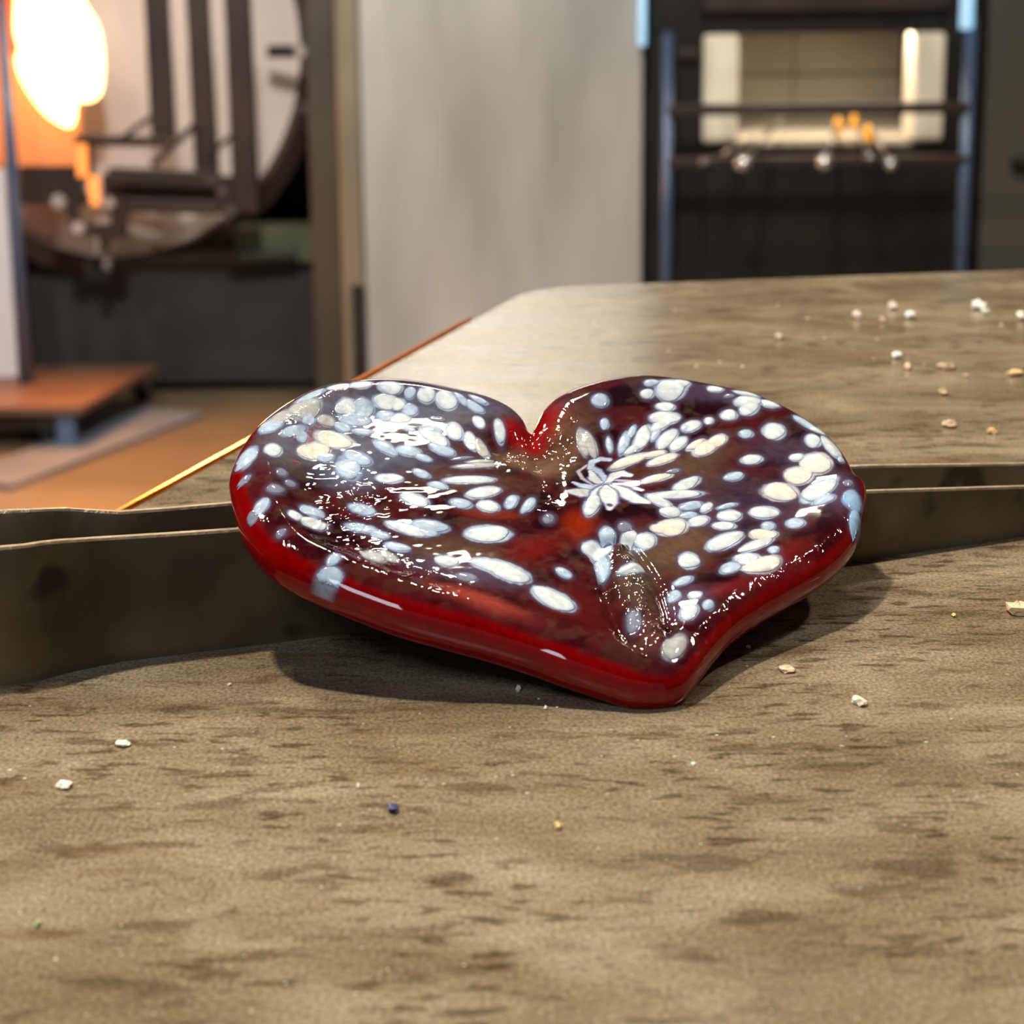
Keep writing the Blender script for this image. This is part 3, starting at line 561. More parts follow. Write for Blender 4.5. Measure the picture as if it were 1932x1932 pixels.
def build_heart():
    root = empty('glass_heart', tuple(TIPC), 'ruby red blown glass heart with white speckles resting tilted on the steel tongs', 'glass heart')
    ks = 1 - (1 - np.linspace(0, 1, NR)) ** 1.35                    # denser near the rim
    X = C0[0] + ks[:, None] * (EX - C0[0])[None]; Y = C0[1] + ks[:, None] * (EY - C0[1])[None]
    Xf, Yf = X.ravel(), Y.ravel(); D = edge_dist(Xf, Yf)
    H = top_height(Xf, Yf, D); px, py = px_scalar(Xf, Yf)
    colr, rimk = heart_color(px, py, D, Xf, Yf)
    # underside: fewer rings
    kb = ks[::6][::-1]; kb = kb[kb < 0.9999]
    Xb = (C0[0] + kb[:, None] * (EX - C0[0])[None]).ravel(); Yb = (C0[1] + kb[:, None] * (EY - C0[1])[None]).ravel()
    Db = edge_dist(Xb, Yb); q = np.clip(Db / 0.0045, 0, 1); Hb = -TH * 0.5 * np.sqrt(np.clip(1 - (1 - q) ** 2.2, 0, 1))
    pts = np.vstack([MID0 + Xf[:, None] * U + Yf[:, None] * V + H[:, None] * NH, MID0 + Xb[:, None] * U + Yb[:, None] * V + Hb[:, None] * NH])
    nr = NR + len(kb); i = np.arange(nr - 1)[:, None] * NA; j = np.arange(NA)[None]; j2 = (j + 1) % NA
    quads = np.stack([i + j, i + j2, i + NA + j2, i + NA + j], -1).reshape(-1, 4)
    me = bpy.data.meshes.new('glass_body'); nf = len(quads)
    me.vertices.add(len(pts)); me.vertices.foreach_set('co', pts.astype(np.float32).ravel())
    me.loops.add(nf * 4); me.loops.foreach_set('vertex_index', quads.astype(np.int32).ravel())
    me.polygons.add(nf); me.polygons.foreach_set('loop_start', np.arange(0, nf * 4, 4, dtype=np.int32)); 
    me.update(calc_edges=True); me.validate()
    me.polygons.foreach_set('use_smooth', np.ones(len(me.polygons), bool))
    nb = len(Xb); redb = np.tile(np.array([0.68, 0.0008, 0.0035]) * 0.55, (nb, 1)); kk = sstep(0.005, 0.009, Db)[:, None]; redb = redb * (1 - kk) + np.array([0.05, 0.004, 0.006]) * kk
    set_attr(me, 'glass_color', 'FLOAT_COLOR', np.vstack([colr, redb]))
    clear = 0.06 + 0.36 * rimk
    set_attr(me, 'clear', 'FLOAT', np.concatenate([clear, np.full(nb, 0.45)]))
    set_attr(me, 'wrinkle', 'FLOAT', np.concatenate([wrinkle_field(px, py, D), np.zeros(nb)]))
    bm = bmesh.new(); bm.from_mesh(me); bmesh.ops.remove_doubles(bm, verts=bm.verts[:NA], dist=1e-5)
    bmesh.ops.recalc_face_normals(bm, faces=bm.faces); bm.to_mesh(me); bm.free()
    body = link('glass_body', me, heart_material('ruby_glass'), root)
    # chips of white frit fused into the upper face, each following its curve
    cm = heart_material('opal_frit')
    nseg, nring = 20, 5
    order = 0
    for (cx, cy, rx, ry, a, tn) in SPOTS:
        order += 1
        rs = np.random.RandomState(order); c, s = math.cos(math.radians(a)), math.sin(math.radians(a)); P = []; zs = []
        ph = rs.rand(3) * 6.28; am = 0.06 + 0.05 * rs.rand()
        for r in range(nring + 1):
            q = r / nring
            for g in range(1 if r == 0 else nseg):
                th = 2 * math.pi * g / nseg; wv = 1 + am * math.sin(2 * th + ph[0]) + am * 0.7 * math.sin(3 * th + ph[1])
                lx, ly = rx * 1.06 * q * wv * math.cos(th), ry * 1.06 * q * wv * math.sin(th)
                P.append(px_uv(cx + lx * c - ly * s, cy + lx * s + ly * c, TH * 0.45)); zs.append(q)
        P = np.array(P); zs = np.array(zs)
        for _ in range(14):
            D = edge_dist(P[:, 0], P[:, 1]); bad = ~inside_outline(P) | (D < 0.0005)
            if not bad.any(): break
            P[bad] += (C0 - P[bad]) / np.linalg.norm(C0 - P[bad], axis=1)[:, None] * 0.0004
        D = edge_dist(P[:, 0], P[:, 1])
        # keep inside the rim
        inside = D > 0.0007
        h = top_height(P[:, 0], P[:, 1], D)
        lift = 0.00006 * (1 - zs ** 2) + 0.000022 + 0.0000012 * order * (1 - zs) - 0.00006 * (zs > 0.99)
        core, rim = TONE[tn]; z = sstep(0.55, 1.1, zs)[:, None]; col = np.array(core) * (1 - z) + np.array(rim) * z
        ed = (zs > 0.99)[:, None] * 0.45; col = col * (1 - ed) + HALO * 1.6 * ed
        vv = [uv_w(p[0], p[1], hh + l) for p, hh, l in zip(P, h, lift)]
        faces = [[0, 1 + g, 1 + (g + 1) % nseg] for g in range(nseg)]
        for r in range(1, nring):
            o1 = 1 + (r - 1) * nseg; o2 = 1 + r * nseg
            faces += [[o1 + g, o2 + g, o2 + (g + 1) % nseg, o1 + (g + 1) % nseg] for g in range(nseg)]
        # closed underside just below the surface
        n0 = len(vv); vv.append(uv_w(P[0][0], P[0][1], h[0] - 0.0006)); lo = 1 + (nring - 1) * nseg
        faces += [[n0, lo + (g + 1) % nseg, lo + g] for g in range(nseg)]
        me = bpy.data.meshes.new('frit_chip'); me.from_pydata([tuple(v) for v in vv], [], faces); me.update()
        bm = bmesh.new(); bm.from_mesh(me); bmesh.ops.recalc_face_normals(bm, faces=bm.faces); bm.to_mesh(me); bm.free()
        for p in me.polygons: p.use_smooth = True
        set_attr(me, 'glass_color', 'FLOAT_COLOR', np.vstack([col, col[:1]]))
        set_attr(me, 'clear', 'FLOAT', np.zeros(len(vv)))
        ppx, ppy = px_scalar(P[:, 0], P[:, 1])
        set_attr(me, 'wrinkle', 'FLOAT', np.concatenate([wrinkle_field(ppx, ppy, D), [0]]))
        link('frit_chip', me, cm, root)
    return root
build_heart()

# ------------------------------------------------------------------ crumbs of glass on the table
def crumb(px, py, w, h, col, label, ang=0, name='glass_crumb', flat=0.5, rough=0.25, trans=0.0, seed=0, cat='glass crumb'):
    p = on_z(px, py); d = np.linalg.norm(p - CAM); sc = d / F; rs = random.Random(seed + int(px * 3 + py))
    bm = bmesh.new(); bmesh.ops.create_icosphere(bm, subdivisions=2, radius=1)
    sx = w * sc / 2; sy = max(h * sc / 2 / 0.45, sx * 0.35); sz = max(min(h * sc * flat, sx * 1.2), 0.00012)
    for v in bm.verts:
        j = 1 + rs.uniform(-0.38, 0.30); v.co = Vector((v.co.x * sx * j, v.co.y * sy * j, v.co.z * sz * j))
        v.co.z = max(v.co.z, -sz * 0.75)
    bmesh.ops.rotate(bm, verts=bm.verts, matrix=Matrix.Rotation(math.radians(ang), 3, 'Z'))
    for v in bm.verts: v.co += Vector((p[0], p[1], HT + sz * 0.75))
    key = 'crumb_%.2f_%.2f_%.2f_%.1f' % (*col, trans)
    if key not in M:
        M[key] = mat('crumb_glass', col, rough, 0, (tuple(min(1, c * 1.2) for c in col), 900), 0.3, 900)
        M[key].node_tree.nodes['Principled BSDF'].inputs['Transmission Weight'].default_value = trans
    o = from_bm(name, bm, M[key], None)
    return tag(o, label, cat, None)
WH = (0.85, 0.80, 0.70); YL = (0.75, 0.52, 0.22); TN = (0.70, 0.52, 0.34)
for c in [(232, 1407, 32, 11, WH, 'long white flake of glass in the left foreground of the table', 8), (122, 1486, 27, 14, WH, 'jagged white flake of glass nearest the left edge of the frame', 0),
          (1485, 1267, 32, 12, (0.78, 0.60, 0.40), 'tan elongated glass crumb right of the heart tip', 0), (1621, 1329, 26, 17, (0.85, 0.78, 0.60), 'cream slanted sliver of glass below and right of the heart', 35),
          (1918, 1156, 38, 26, (0.80, 0.58, 0.36), 'large tan glass chip at the right border of the frame', 10), (978, 1302, 11, 11, WH, 'tiny pale crumb in the shadow under the heart left of its tip', 0),
          (1053, 1562, 14, 12, YL, 'small amber yellow crumb in the middle foreground', 0), (1308, 1443, 10, 6, WH, 'tiny cream crumb straight below the heart tip to the right', 20),
          (433, 1293, 8, 5, WH, 'tiny white fleck just below the left strap of the tongs', 0), (676, 1484, 7, 8, WH, 'tiny white fleck above and left of the blue chip', 0),
          (72, 1746, 11, 12, (0.45, 0.55, 0.30), 'tiny greenish crumb in the lower left corner', 0), (1030, 1337, 8, 6, WH, 'tiny white fleck in front of the heart, left of its tip', 0),
          (1412, 1222, 8, 6, WH, 'tiny white fleck close to the lower right rim of the heart', 0), (1800, 1163, 9, 7, YL, 'tiny yellow fleck left of the large tan chip', 0),
          (1872, 818, 16, 11, YL, 'small yellow crumb above the tongs at the right', 0), (1790, 805, 26, 14, TN, 'pale tan crumb behind the tongs right of the heart', 0),
          (1780, 743, 15, 13, TN, 'round tan crumb midway up the right side of the table', 0), (1916, 708, 34, 13, (0.80, 0.58, 0.30), 'flat amber flake at the right border behind the tongs', 0),
          (1784, 696, 38, 12, (0.60, 0.46, 0.28), 'flat dull tan flake beside the amber flake on the far table', 0), (1712, 696, 13, 13, TN, 'small dull bead in front of the bright white bead', 0),
          (1692, 676, 17, 15, (0.95, 0.95, 0.95), 'bright white bead alone in the middle of the far table', 0), (1469, 641, 13, 14, (0.65, 0.58, 0.42), 'dull cream bead leftmost on the far table', 0),
          (1616, 601, 15, 18, (0.80, 0.66, 0.60), 'pinkish bead at the left of the far cluster', 0), (1717, 601, 17, 17, (0.95, 0.95, 0.90), 'bright white bead at the right of the far cluster', 0),
          (1683, 583, 14, 16, (0.70, 0.62, 0.55), 'pale grey bead at the back of the far cluster', 0), (1664, 607, 10, 11, (0.66, 0.5, 0.36), 'small brown bead between the two bright beads of the far cluster', 0),
          (1846, 583, 26, 19, (0.85, 0.92, 0.85), 'large clear crumb of glass at the far right of the table', 20), (1858, 592, 14, 12, (0.75, 0.8, 0.7), 'smaller clear crumb touching the large clear crumb', 0),
          (1926, 602, 18, 15, (0.85, 0.85, 0.75), 'pale bead at the far right border of the frame', 0), (1822, 712, 9, 8, (0.6, 0.48, 0.3), 'tiny tan grain right of the flat dull tan flake', 0)]:
    px, py, w, h, col, lab, an = c
    crumb(px, py, w, h, col, lab, an)
crumb(743, 1530, 22, 17, (0.02, 0.015, 0.14), 'small dark blue chip of glass in the left foreground', 10, trans=0.2)
def dust():
    rs = random.Random(11); bm = bmesh.new()
    for i in range(420):
        px = rs.uniform(10, 1925); py = rs.uniform(560, 1925) if rs.random() < 0.75 else rs.uniform(1350, 1925)
        if py < 1010 and px < 1600 - (1010 - py) * 0.2 and py > 700: continue
        if py < 760 and px < 1040 + (700 - py) * 0.3: continue
        if py < 1300 and px < 1640 - (py - 1000) * 0.9 and py >= 700: continue
        yf = interp(FB, px)
        if py < yf + 12 and py > interp(BT, px) - 6: continue
        p = on_z(px, py); sc = np.linalg.norm(p - CAM) / F; r = rs.choice([0.8, 1.1, 1.5, 2.2]) * sc * (1.3 if py < 1000 else 1)
        mt = Matrix.Translation((p[0], p[1], HT + r * 0.4)) @ Matrix.Diagonal((rs.uniform(0.8, 2.2), rs.uniform(0.8, 1.4), 0.7, 1))
        bmesh.ops.create_icosphere(bm, subdivisions=1, radius=r, matrix=mt)
    o = from_bm('glass_dust', bm, mat('glass_dust', (0.75, 0.68, 0.5), 0.4, 0, ((0.9, 0.85, 0.7), 300)), None)
    tag(o, 'scattered specks of pale glass dust over the brown table top', 'dust'); o['kind'] = 'stuff'
dust()

# ------------------------------------------------------------------ stainless cabinet / panel in the middle
def xz(px, py, Y):
    p = at(px, py, Y); return float(p[0]), float(p[2])
YP = 4.35
xl = xz(684, 350, YP)[0]; xr = xz(1212, 260, YP)[0]
e = empty('stainless_cabinet', ((xl + xr) / 2, YP + 0.3, 0), 'tall brushed stainless steel cabinet side behind the table, between furnace and black rack', 'cabinet')
box('side_panel', xl, xr, YP, YP + 0.6, 0.0, 2.0, M['steel'], e, 0.004)
xb0 = xz(641, 350, YP)[0]; xb1 = xz(682, 350, YP)[0]
fl = box('corner_flange', xb0, xl - 0.001, YP - 0.01, YP + 0.5, 0.0, 2.0, M['beige'], e, 0.004); fl['label'] = 'tan corner flange'
z1 = xz(675, 535, YP)[1]; sx0, sx1 = xz(666, 620, YP)[0], xz(690, 620, YP)[0]
sl_ = box('slot', sx0, sx1, YP - 0.016, YP - 0.0101, 0.02, z1, M['black'], e, 0.001); sl_['label'] = 'dark vertical slot'
xt = xz(1207, 40, YP); z0 = xz(1207, 85, YP)[1]
tb = tube('highlight_tube', (xt[0] + 0.004, YP - 0.02, z0), (xt[0] + 0.004, YP - 0.02, z0 + 0.6), 0.0065, M['tube'], e, seg=16); tb['label'] = 'pale blue painted highlight on the right edge'  # glowing tube added in place of a bluish highlight

# dark column left of the cabinet
YC = 4.42
x0 = xz(588, 350, YC)[0]
c_ = box('dark_post', x0, xb0 - 0.002, YC - 0.04, YC + 0.04, 0.0, 2.0, mat('umber_painted_post', (0.034, 0.027, 0.019), 0.5, 0, ((0.05, 0.04, 0.028), 6), 0.05), None, 0.004)
tag(c_, 'dark brown square steel post between the furnace and the stainless cabinet', 'post')

# ------------------------------------------------------------------ furnace (glory hole) at the left
YF = 4.75
def P3(px, py, Y): return Vector(tuple(float(v) for v in at(px, py, Y)))
def furnace():
    ce = P3(211, 98, YF); yaw = math.radians(31)
    root = empty('furnace', (ce.x, YF + 0.1, 0), 'round glowing glass furnace with pale refractory face and dark steel ring at the left', 'furnace')
    ax = Vector((math.sin(yaw), -math.cos(yaw), 0)); rt = Vector((math.cos(yaw), math.sin(yaw), 0)); up = Vector((0, 0, 1))
    RI = (P3(217, 480, YF) - ce).length * 1.0; RO = RI * 1.10; n = 72
    def ringpts(r, off): return [ce + rt * (r * math.cos(2 * math.pi * k / n)) + up * (r * math.sin(2 * math.pi * k / n)) + ax * off for k in range(n)]
    # drum
    bm = bmesh.new(); a = [bm.verts.new(v) for v in ringpts(RO * 0.985, 0.0)]; b = [bm.verts.new(v) for v in ringpts(RO * 0.985, -0.45)]
    for k in range(n): bm.faces.new([a[k], a[(k + 1) % n], b[(k + 1) % n], b[k]])
    bm.faces.new(b); bm.faces.new(a[::-1])
    from_bm('drum', bm, M['dark'], root, False)
    bm = bmesh.new(); a = [bm.verts.new(v) for v in ringpts(RI, 0.02)]; b = [bm.verts.new(v) for v in ringpts(RI, 0.002)]
    for k in range(n): bm.faces.new([a[k], a[(k + 1) % n], b[(k + 1) % n], b[k]])
    bm.faces.new(a); bm.faces.new(b[::-1])
    fc = from_bm('refractory_face', bm, M['face'], root); fc['label'] = 'pale round refractory face'
    # steel ring with square section
    bm = bmesh.new(); prof = [(RI, 0.0), (RI, 0.055), (RO, 0.055), (RO, 0.0)]; rr = [[bm.verts.new(v) for v in ringpts(r, o)] for r, o in prof]
    for q in range(4):
        for k in range(n): bm.faces.new([rr[q][k], rr[q][(k + 1) % n], rr[(q + 1) % 4][(k + 1) % n], rr[(q + 1) % 4][k]])
    from_bm('steel_ring', bm, M['dark'], root)
    # clamp with bolt at the right, bolt below
    A = P3(505, 97, YF + 0.04); B = P3(585, 97, YF + 0.04)
    cl = bar('clamp', A, B, 0.026, 0.02, M['black'], root); tube('bolt', P3(566, 97, YF + 0.025), P3(566, 97, YF - 0.0), 0.014, M['pipe'], cl, seg=6)
    tube('bolt', P3(205, 499, YF - 0.06), P3(205, 499, YF - 0.10), 0.013, M['pipe'], root, seg=6)
    tube('bolt', P3(574, 205, YF + 0.02), P3(574, 205, YF + 0.0), 0.011, M['dark'], root, seg=6)
    # door frame bars
    YD = YF - 0.30
    for (x0, y0, x1, y1, w) in [(293, -60, 310, 262, 42), (370, -60, 392, 335, 40), (446, -60, 466, 400, 46)]:
        bar('upright', P3(x0, y0, YD), P3(x1, y1, YD), w * YD / F, 0.04, M['dark'], root)
    for (x0, y0, x1, y1, w) in [(142, 264, 318, 268, 18), (205, 330, 395, 338, 28), (205, 385, 440, 392, 24), (226, 264, 285, 222, 10), (288, 312, 372, 232, 12), (395, 292, 436, 258, 10), (165, 262, 170, 345, 16)]:
        bar('cross_bar', P3(x0, y0, YD - 0.02), P3(x1, y1, YD - 0.02), w * YD / F, 0.03, M['dark'], root)
    bar('lower_beam', P3(195, 358, YD + 0.04), P3(440, 362, YD + 0.04), 60 * YD / F, 0.03, M['dark'], root)
    # door carriage, left
    prism('door_sill', [P3(38, 314, YD), P3(142, 314, YD), P3(160, 390, YD), P3(38, 385, YD)], (0, 1, 0), 0.06, M['dark'], root, 0.002)
    # yoke
    yk = prism('yoke', [P3(120, 375, YD - 0.05), P3(140, 375, YD - 0.05), P3(150, 425, YD - 0.05), P3(208, 425, YD - 0.05), P3(212, 375, YD - 0.05), P3(240, 372, YD - 0.05), P3(236, 448, YD - 0.05), P3(205, 452, YD - 0.05), P3(200, 480, YD - 0.05), P3(188, 480, YD - 0.05), P3(186, 448, YD - 0.05), P3(135, 446, YD - 0.05)], (0, 1, 0), 0.03, M['dark'], root)
    for (x, y, r) in [(110, 380, 0.014), (205, 382, 0.012), (147, 430, 0.013)]:
        tube('roller', P3(x, y, YD - 0.07), P3(x, y, YD - 0.05), r, M['pipe'], yk, seg=16)
    for (x, y) in [(418, 360), (436, 395), (400, 340)]:
        tube('nut', P3(x, y, YD - 0.06), P3(x, y, YD - 0.035), 0.012, M['dark'], root, seg=6)
    # glowing opening and hot lining
    YO = YD - 0.015
    shp = [(30, -30), (26, 60), (37, 92), (28, 112), (42, 156), (80, 212), (122, 241), (140, 238), (143, 190), (172, 193), (192, 175), (195, 110), (186, 50), (165, 18), (135, -30)]
    sm_ = []
    for i in range(len(shp)):
        (xa, ya), (xb, yb) = shp[i], shp[(i + 1) % len(shp)]; sm_.append((0.75 * xa + 0.25 * xb, 0.75 * ya + 0.25 * yb)); sm_.append((0.25 * xa + 0.75 * xb, 0.25 * ya + 0.75 * yb))
    prism('fire_opening', [P3(x, y, YO) for x, y in sm_], (0, 1, 0), 0.012, M['fire'], root)['label'] = 'white hot glowing opening'
    # hot lining plate; emission falling off from the fire also paints firelight and bloom
    hm = bpy.data.materials.new('hot_door_lining'); hm.use_nodes = True; nt = hm.node_tree; b = nt.nodes['Principled BSDF']
    g = nt.nodes.new('ShaderNodeTexCoord'); vm = nt.nodes.new('ShaderNodeVectorMath'); vm.operation = 'DISTANCE'; c = P3(105, 110, YO); vm.inputs[1].default_value = c
    nt.links.new(g.outputs['Object'], vm.inputs[0]); r = nt.nodes.new('ShaderNodeValToRGB'); ml = nt.nodes.new('ShaderNodeMath'); ml.operation = 'MULTIPLY'; ml.inputs[1].default_value = 2.6
    nt.links.new(vm.outputs['Value'], ml.inputs[0]); nt.links.new(ml.outputs[0], r.inputs[0]); cr = r.color_ramp
    cr.elements[0].position = 0.12; cr.elements[0].color = (1, 0.42, 0.08, 1); cr.elements[1].position = 0.75; cr.elements[1].color = (0.25, 0.05, 0.015, 1)
    el = cr.elements.new(0.45); el.color = (1.0, 0.24, 0.05, 1)
    nt.links.new(r.outputs[0], b.inputs['Emission Color']); b.inputs['Emission Strength'].default_value = 0.9; b.inputs['Base Color'].default_value = (0.35, 0.14, 0.07, 1); b.inputs['Roughness'].default_value = 0.9
    prism('hot_door', [P3(-160, -60, YO + 0.03), P3(146, -60, YO + 0.03), P3(146, 313, YO + 0.03), P3(-160, 313, YO + 0.03)], (0, 1, 0), 0.05, hm, root)['label'] = 'orange door panel with painted fire glow'
    prism('hot_lining', [P3(-90, -40, YO - 0.01), P3(28, -40, YO - 0.01), P3(24, 55, YO - 0.01), P3(34, 92, YO - 0.01), P3(14, 112, YO - 0.01), P3(-90, 115, YO - 0.01)], (0, 1, 0), 0.01, M['hotred'], root)['label'] = 'red hot lining'
    prism('glowing_slit', [P3(144, 272, YD - 0.04), P3(163, 272, YD - 0.04), P3(166, 330, YD - 0.04), P3(146, 335, YD - 0.04)], (0, 1, 0), 0.01, M['hotslit'], root)
    prism('glowing_slit', [P3(163, 333, YD - 0.06), P3(186, 333, YD - 0.06), P3(187, 388, YD - 0.06), P3(172, 388, YD - 0.06)], (0, 1, 0), 0.01, M['hotslit'], root)
    # base cabinet under the drum
    zt = P3(400, 492, YF - 0.1).z; xa = P3(-40, 600, YF - 0.1).x; xb = P3(640, 600, YF - 0.1).x
    box('base_cabinet', xa, xb - 0.01, YF - 0.10, YF + 0.5, 0.02, zt, M['graybox'], root, 0.004)
    for s in (0.1, 0.85):
        box('foot', xa + (xb - xa) * s - 0.04, xa + (xb - xa) * s + 0.04, YF - 0.05, YF + 0.4, 0.0, 0.025, M['black'], root)
    bx = P3(430, 470, YF - 0.1); by = P3(592, 436, YF - 0.1)
    gb = box('control_box', bx.x + 0.02, by.x, YF - 0.14, YF - 0.02, zt, by.z + 0.01, M['green'], root, 0.004); gb['label'] = 'small green grey box'
    bar('bracket', P3(440, 488, YF - 0.16), P3(560, 480, YF - 0.16), 0.018, 0.03, M['black'], root)
    return root
furnace()
fo = P3(110, 120, 4.35)
area('furnace_glow', tuple(fo + Vector((0, -0.06, 0))), (-0.5, 2.2, 0.0), 0.22, 26, (1.0, 0.36, 0.08))

# dark backing partition behind the furnace
bp_ = box('partition', -2.6, xb0 - 0.1, 5.45, 5.5, 0, 2.3, M['black'], None, 0.002); tag(bp_, 'black steel partition behind the round furnace', 'partition')

# ------------------------------------------------------------------ pole on a wheeled plate, front left
def stand():
    root = empty('wheeled_stand', (-0.95, 3.85, 0), 'blue grey leaning pole on a low wheeled steel plate in front of the furnace', 'stand')
    zp = 0.085
    a = on_z(-60, 768, zp); b = on_z(155, 768, zp); c = on_z(300, 688, zp); d = on_z(-60, 690, zp)
    pl = prism('base_plate', [Vector(p) for p in (a, b, c, d)], (0, 0, -1), 0.016, M['rust'], root, 0.002); pl['label'] = 'orange lit steel base plate'
    yb = a[1] + 0.02
    box('front_beam', a[0], b[0] - 0.02, yb, yb + 0.04, 0.035, zp - 0.017, M['black'], root, 0.002)
    bl = on_z(50, 722, zp); d_ = ray(8, 100); k = (bl[1] - 0.0) / d_[1]; tp = CAM + d_ * k
    tube('pole', Vector(bl), Vector(tp) + (Vector(tp) - Vector(bl)) * 0.3, 0.0155, M['bluesteel_and_sheen'], root, r1=0.008, seg=24)
    for (px, py) in [(92, 812), (-40, 812), (268, 752)]:
        p = at(px, py, yb + (0.03 if px < 200 else 0.45)); z = 0.03
        cst = tube('caster', (p[0] - 0.014, p[1], z), (p[0] + 0.014, p[1], z), 0.0298, M['black'], root, seg=24)
        tube('hub', (p[0] - 0.017, p[1], z), (p[0] + 0.017, p[1], z), 0.012, M['silver'], cst, seg=16)
        tube('fork', (p[0], p[1], 0.045), (p[0], p[1], zp - 0.016), 0.012, M['bluesteel_and_sheen'], cst, seg=12)
    box('corner_leg', b[0] - 0.055, b[0] - 0.02, yb - 0.015, yb + 0.02, 0.0, zp - 0.016, M['bluesteel_and_sheen'], root, 0.002)
    wx = xz(20, 500, 4.42)[0]; z0 = 0.0
    pb = box('back_board', wx - 0.6, wx, 4.42, 4.44, z0, xz(5, 320, 4.42)[1], M['paleboard'], root, 0.002); pb['label'] = 'pale lavender white board behind the pole'
stand()
# thin strip on the floor, coloured to stand in for a blue sheen
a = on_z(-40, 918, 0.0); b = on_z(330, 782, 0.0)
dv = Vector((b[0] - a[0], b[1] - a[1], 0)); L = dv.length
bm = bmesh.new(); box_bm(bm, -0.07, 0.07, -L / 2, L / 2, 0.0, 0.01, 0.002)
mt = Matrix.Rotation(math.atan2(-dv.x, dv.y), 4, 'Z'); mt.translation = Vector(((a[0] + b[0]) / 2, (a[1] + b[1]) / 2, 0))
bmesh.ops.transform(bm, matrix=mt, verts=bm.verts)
tag(from_bm('floor_sheen_strip', bm, M['rail']), 'flat blue grey strip standing in for a sheen on the floor left of the table', 'rail')  # not a real rail: strip added to carry the floor's blue sheen

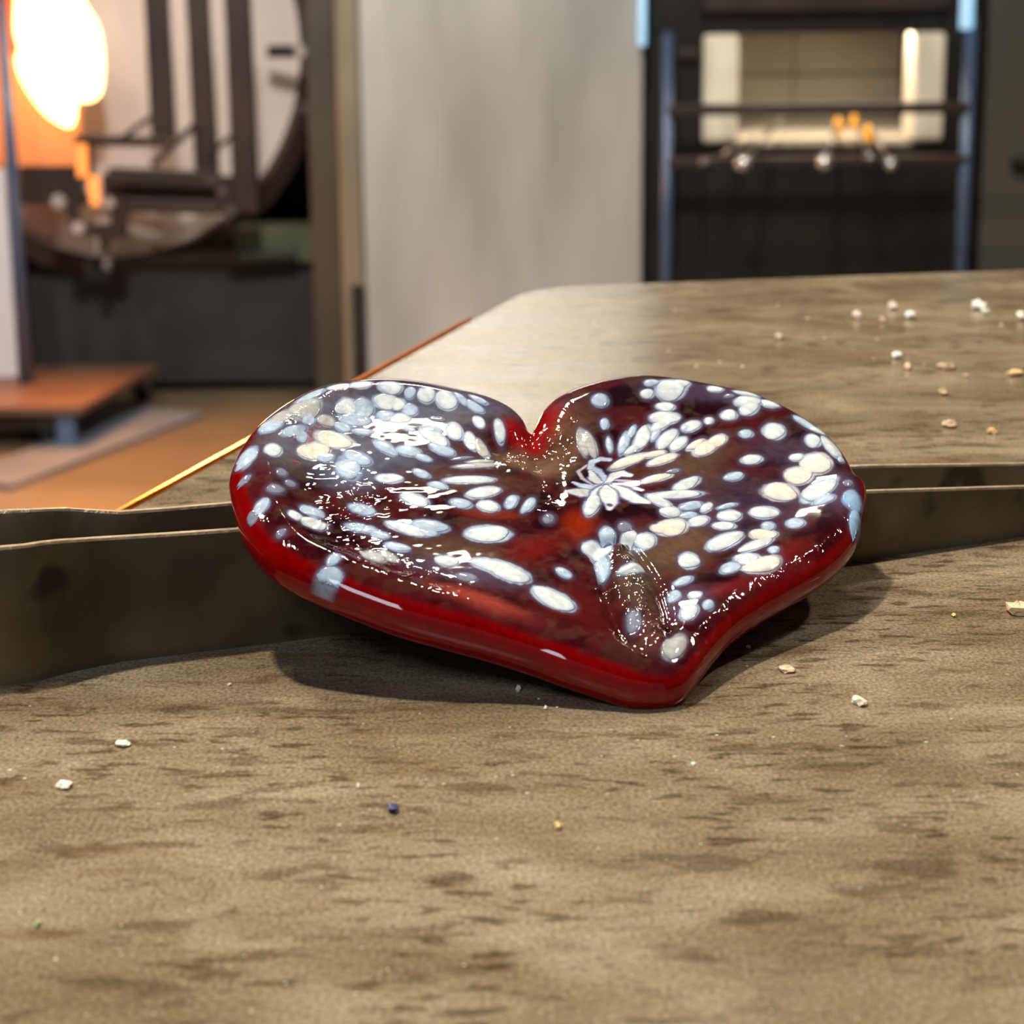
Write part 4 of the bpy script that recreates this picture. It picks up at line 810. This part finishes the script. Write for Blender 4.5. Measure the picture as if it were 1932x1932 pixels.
# ------------------------------------------------------------------ black pipe warmer with rods, right
def warmer():
    Y = 4.5
    xa = xz(1216, 260, Y)[0]; xb = xz(1852, 260, Y)[0]
    root = empty('pipe_warmer', ((xa + xb) / 2, Y + 0.3, 0), 'black steel pipe warmer cabinet with a pale lit opening behind the table', 'pipe warmer')
    ox0 = xz(1330, 170, Y)[0]; ox1 = xz(1772, 170, Y)[0]; ot = xz(1550, 62, Y)[1]; ob = xz(1550, 276, Y)[1]
    box('side_panel', xa, ox0, Y, Y + 0.6, 0, 2.0, M['black'], root, 0.003)
    box('side_panel', ox1, xb, Y, Y + 0.6, 0, 2.0, M['black'], root, 0.003)
    box('lower_panel', ox0, ox1, Y, Y + 0.6, 0, ob, M['black'], root, 0.002)
    zt2 = xz(1550, 22, Y)[1]
    box('lintel', ox0, ox1, Y, Y + 0.6, ot, zt2, M['black'], root, 0.002)
    hd = box('header', ox0 - 0.01, ox1 + 0.01, Y - 0.03, Y + 0.5, zt2 + 0.002, 2.0, M['dark'], root, 0.004)
    # fibre lined chamber
    box('chamber_floor', ox0, ox1, Y + 0.02, Y + 0.5, ob, ob + 0.012, M['brick'], root)
    mx = (ox0 + ox1) / 2
    for (p, q) in ((ox0, mx - 0.001), (mx + 0.001, ox1)):
        for (s, t) in ((ob + 0.014, ob + (ot - ob) * 0.5), (ob + (ot - ob) * 0.5 + 0.003, ot - 0.002)):
            box('brick', p, q, Y + 0.45, Y + 0.5, s, t, M['brick'], root, 0.003)
    for (p, q) in ((1326, 1392), (1722, 1780)):
        bx0 = xz(p, 130, Y)[0]; bx1 = xz(q, 130, Y)[0]
        box('fibre_jamb', bx0, bx1, Y - 0.02, Y + 0.1, ob + 0.01, xz(1550, 60, Y)[1] - 0.003, M['fibre'], root, 0.008)
    # posts and rails in front
    YR = Y - 0.16
    for (p, w, tz) in ((1258, 20, 62), (1822, 24, 30)):
        x = xz(p, 300, YR)[0]; zt = xz(p, tz, YR)[1]
        tube('post', (x, YR, 0), (x, YR, zt), w / 2 * YR / F, M['bluesteel_and_sheen'], root, seg=20)  # blue tone stands in for window light reflected on black posts
    xp0 = xz(1258, 300, YR)[0]; xp1 = xz(1822, 300, YR)[0]
    for (y0, hpx) in ((205, 20), (303, 17)):
        z = xz(1550, y0, YR)[1]; h = hpx * YR / F / 2
        box('rail', xp0, xp1, YR - 0.014, YR + 0.014, z - h, z + h, M['dark'], root, 0.002)
    xt = xz(1822, 30, YR)[0]; zt = xz(1822, 54, YR)[1]
    tb = tube('highlight_tube', (xt, YR - 0.01, zt), (xt, YR - 0.01, zt + 0.5), 0.013, M['tube'], root, seg=20); tb['label'] = 'bright sky blue painted highlight'  # added glowing tube, stands in for a highlight on the post
    # small shelves left of the opening
    box('bracket', xz(1276, 100, Y)[0], xz(1315, 100, Y)[0], Y - 0.03, Y, xz(1295, 110, Y)[1], xz(1295, 92, Y)[1], M['dark'], root, 0.002)
    # unseen fill light added under the lintel to brighten chamber and jambs
    area('chamber_fill', (mx, Y + 0.04, ot - 0.003), (mx, Y + 0.04001, ob), 0.36, 1.3, (1.0, 0.84, 0.62), 0.06)
    zr = xz(1550, 285, YR)[1]
    rods = [(1330, 306, 1425, 262, 10, 'darkend', 'thin steel rod at the far left of the rack', None), (1402, 308, 1480, 215, 17, 'silver', 'blowpipe with bright round end, second from the left of the rack', None),
            (1556, 306, 1585, 222, 17, 'silver', 'blowpipe with bright end and amber glass, middle of the rack', (1581, 240, 9, 18)), (1642, 298, 1612, 222, 13, 'darkend', 'dull ended rod with pale amber glass, right of the middle blowpipe', (1611, 230, 6.5, 15)),
            (1681, 310, 1636, 232, 13, 'silver', 'blowpipe with small bright end and amber glass at the far right of the rack', (1638, 252, 10, 16))]
    for (x0, y0, x1, y1, w, em, lab, gl) in rods:
        A = Vector(P3(x0, y0, YR - 0.20)); B = Vector(P3(x1, y1, Y + 0.05))
        r = empty('blowpipe', tuple(A), lab, 'blowpipe', 'blowpipes resting on the rack')
        rad = w * 0.42 * YR / F
        tube('shaft', A, B, rad * 0.72, M['pipe'], r, seg=16)
        dd = (B - A).normalized()
        bm = bmesh.new(); bmesh.ops.create_uvsphere(bm, u_segments=20, v_segments=12, radius=w * 0.95 * (YR - .2) / F, matrix=Matrix.Translation(A))
        from_bm('end_cap', bm, M[em], r, True)
        if gl:
            gx, gy, gw, gh = gl; g = P3(gx, gy, Y - 0.02)
            bm = bmesh.new(); bmesh.ops.create_uvsphere(bm, u_segments=20, v_segments=14, radius=1, matrix=Matrix.Translation(g) @ Matrix.Diagonal((gw * Y / F, gw * Y / F, gh * Y / F, 1)))
            from_bm('hot_glass', bm, M['hotglass'], r, True)['label'] = 'glowing amber glass gather'
warmer()
xg = xz(1856, 260, 4.5)[0]
gp = empty('grey_cabinet', (xg + 0.4, 4.7, 0), 'olive grey painted cabinet at the right border behind the table', 'cabinet')
box('body', xg, xg + 0.8, 4.5, 5.0, 0, 2.0, M['greywall'], gp, 0.004)
hx, hz = xz(1928, 312, 4.44)
box('handle', hx - 0.01, hx + 0.06, 4.47, 4.4999, hz - 0.01, hz + 0.01, M['black'], gp, 0.002)
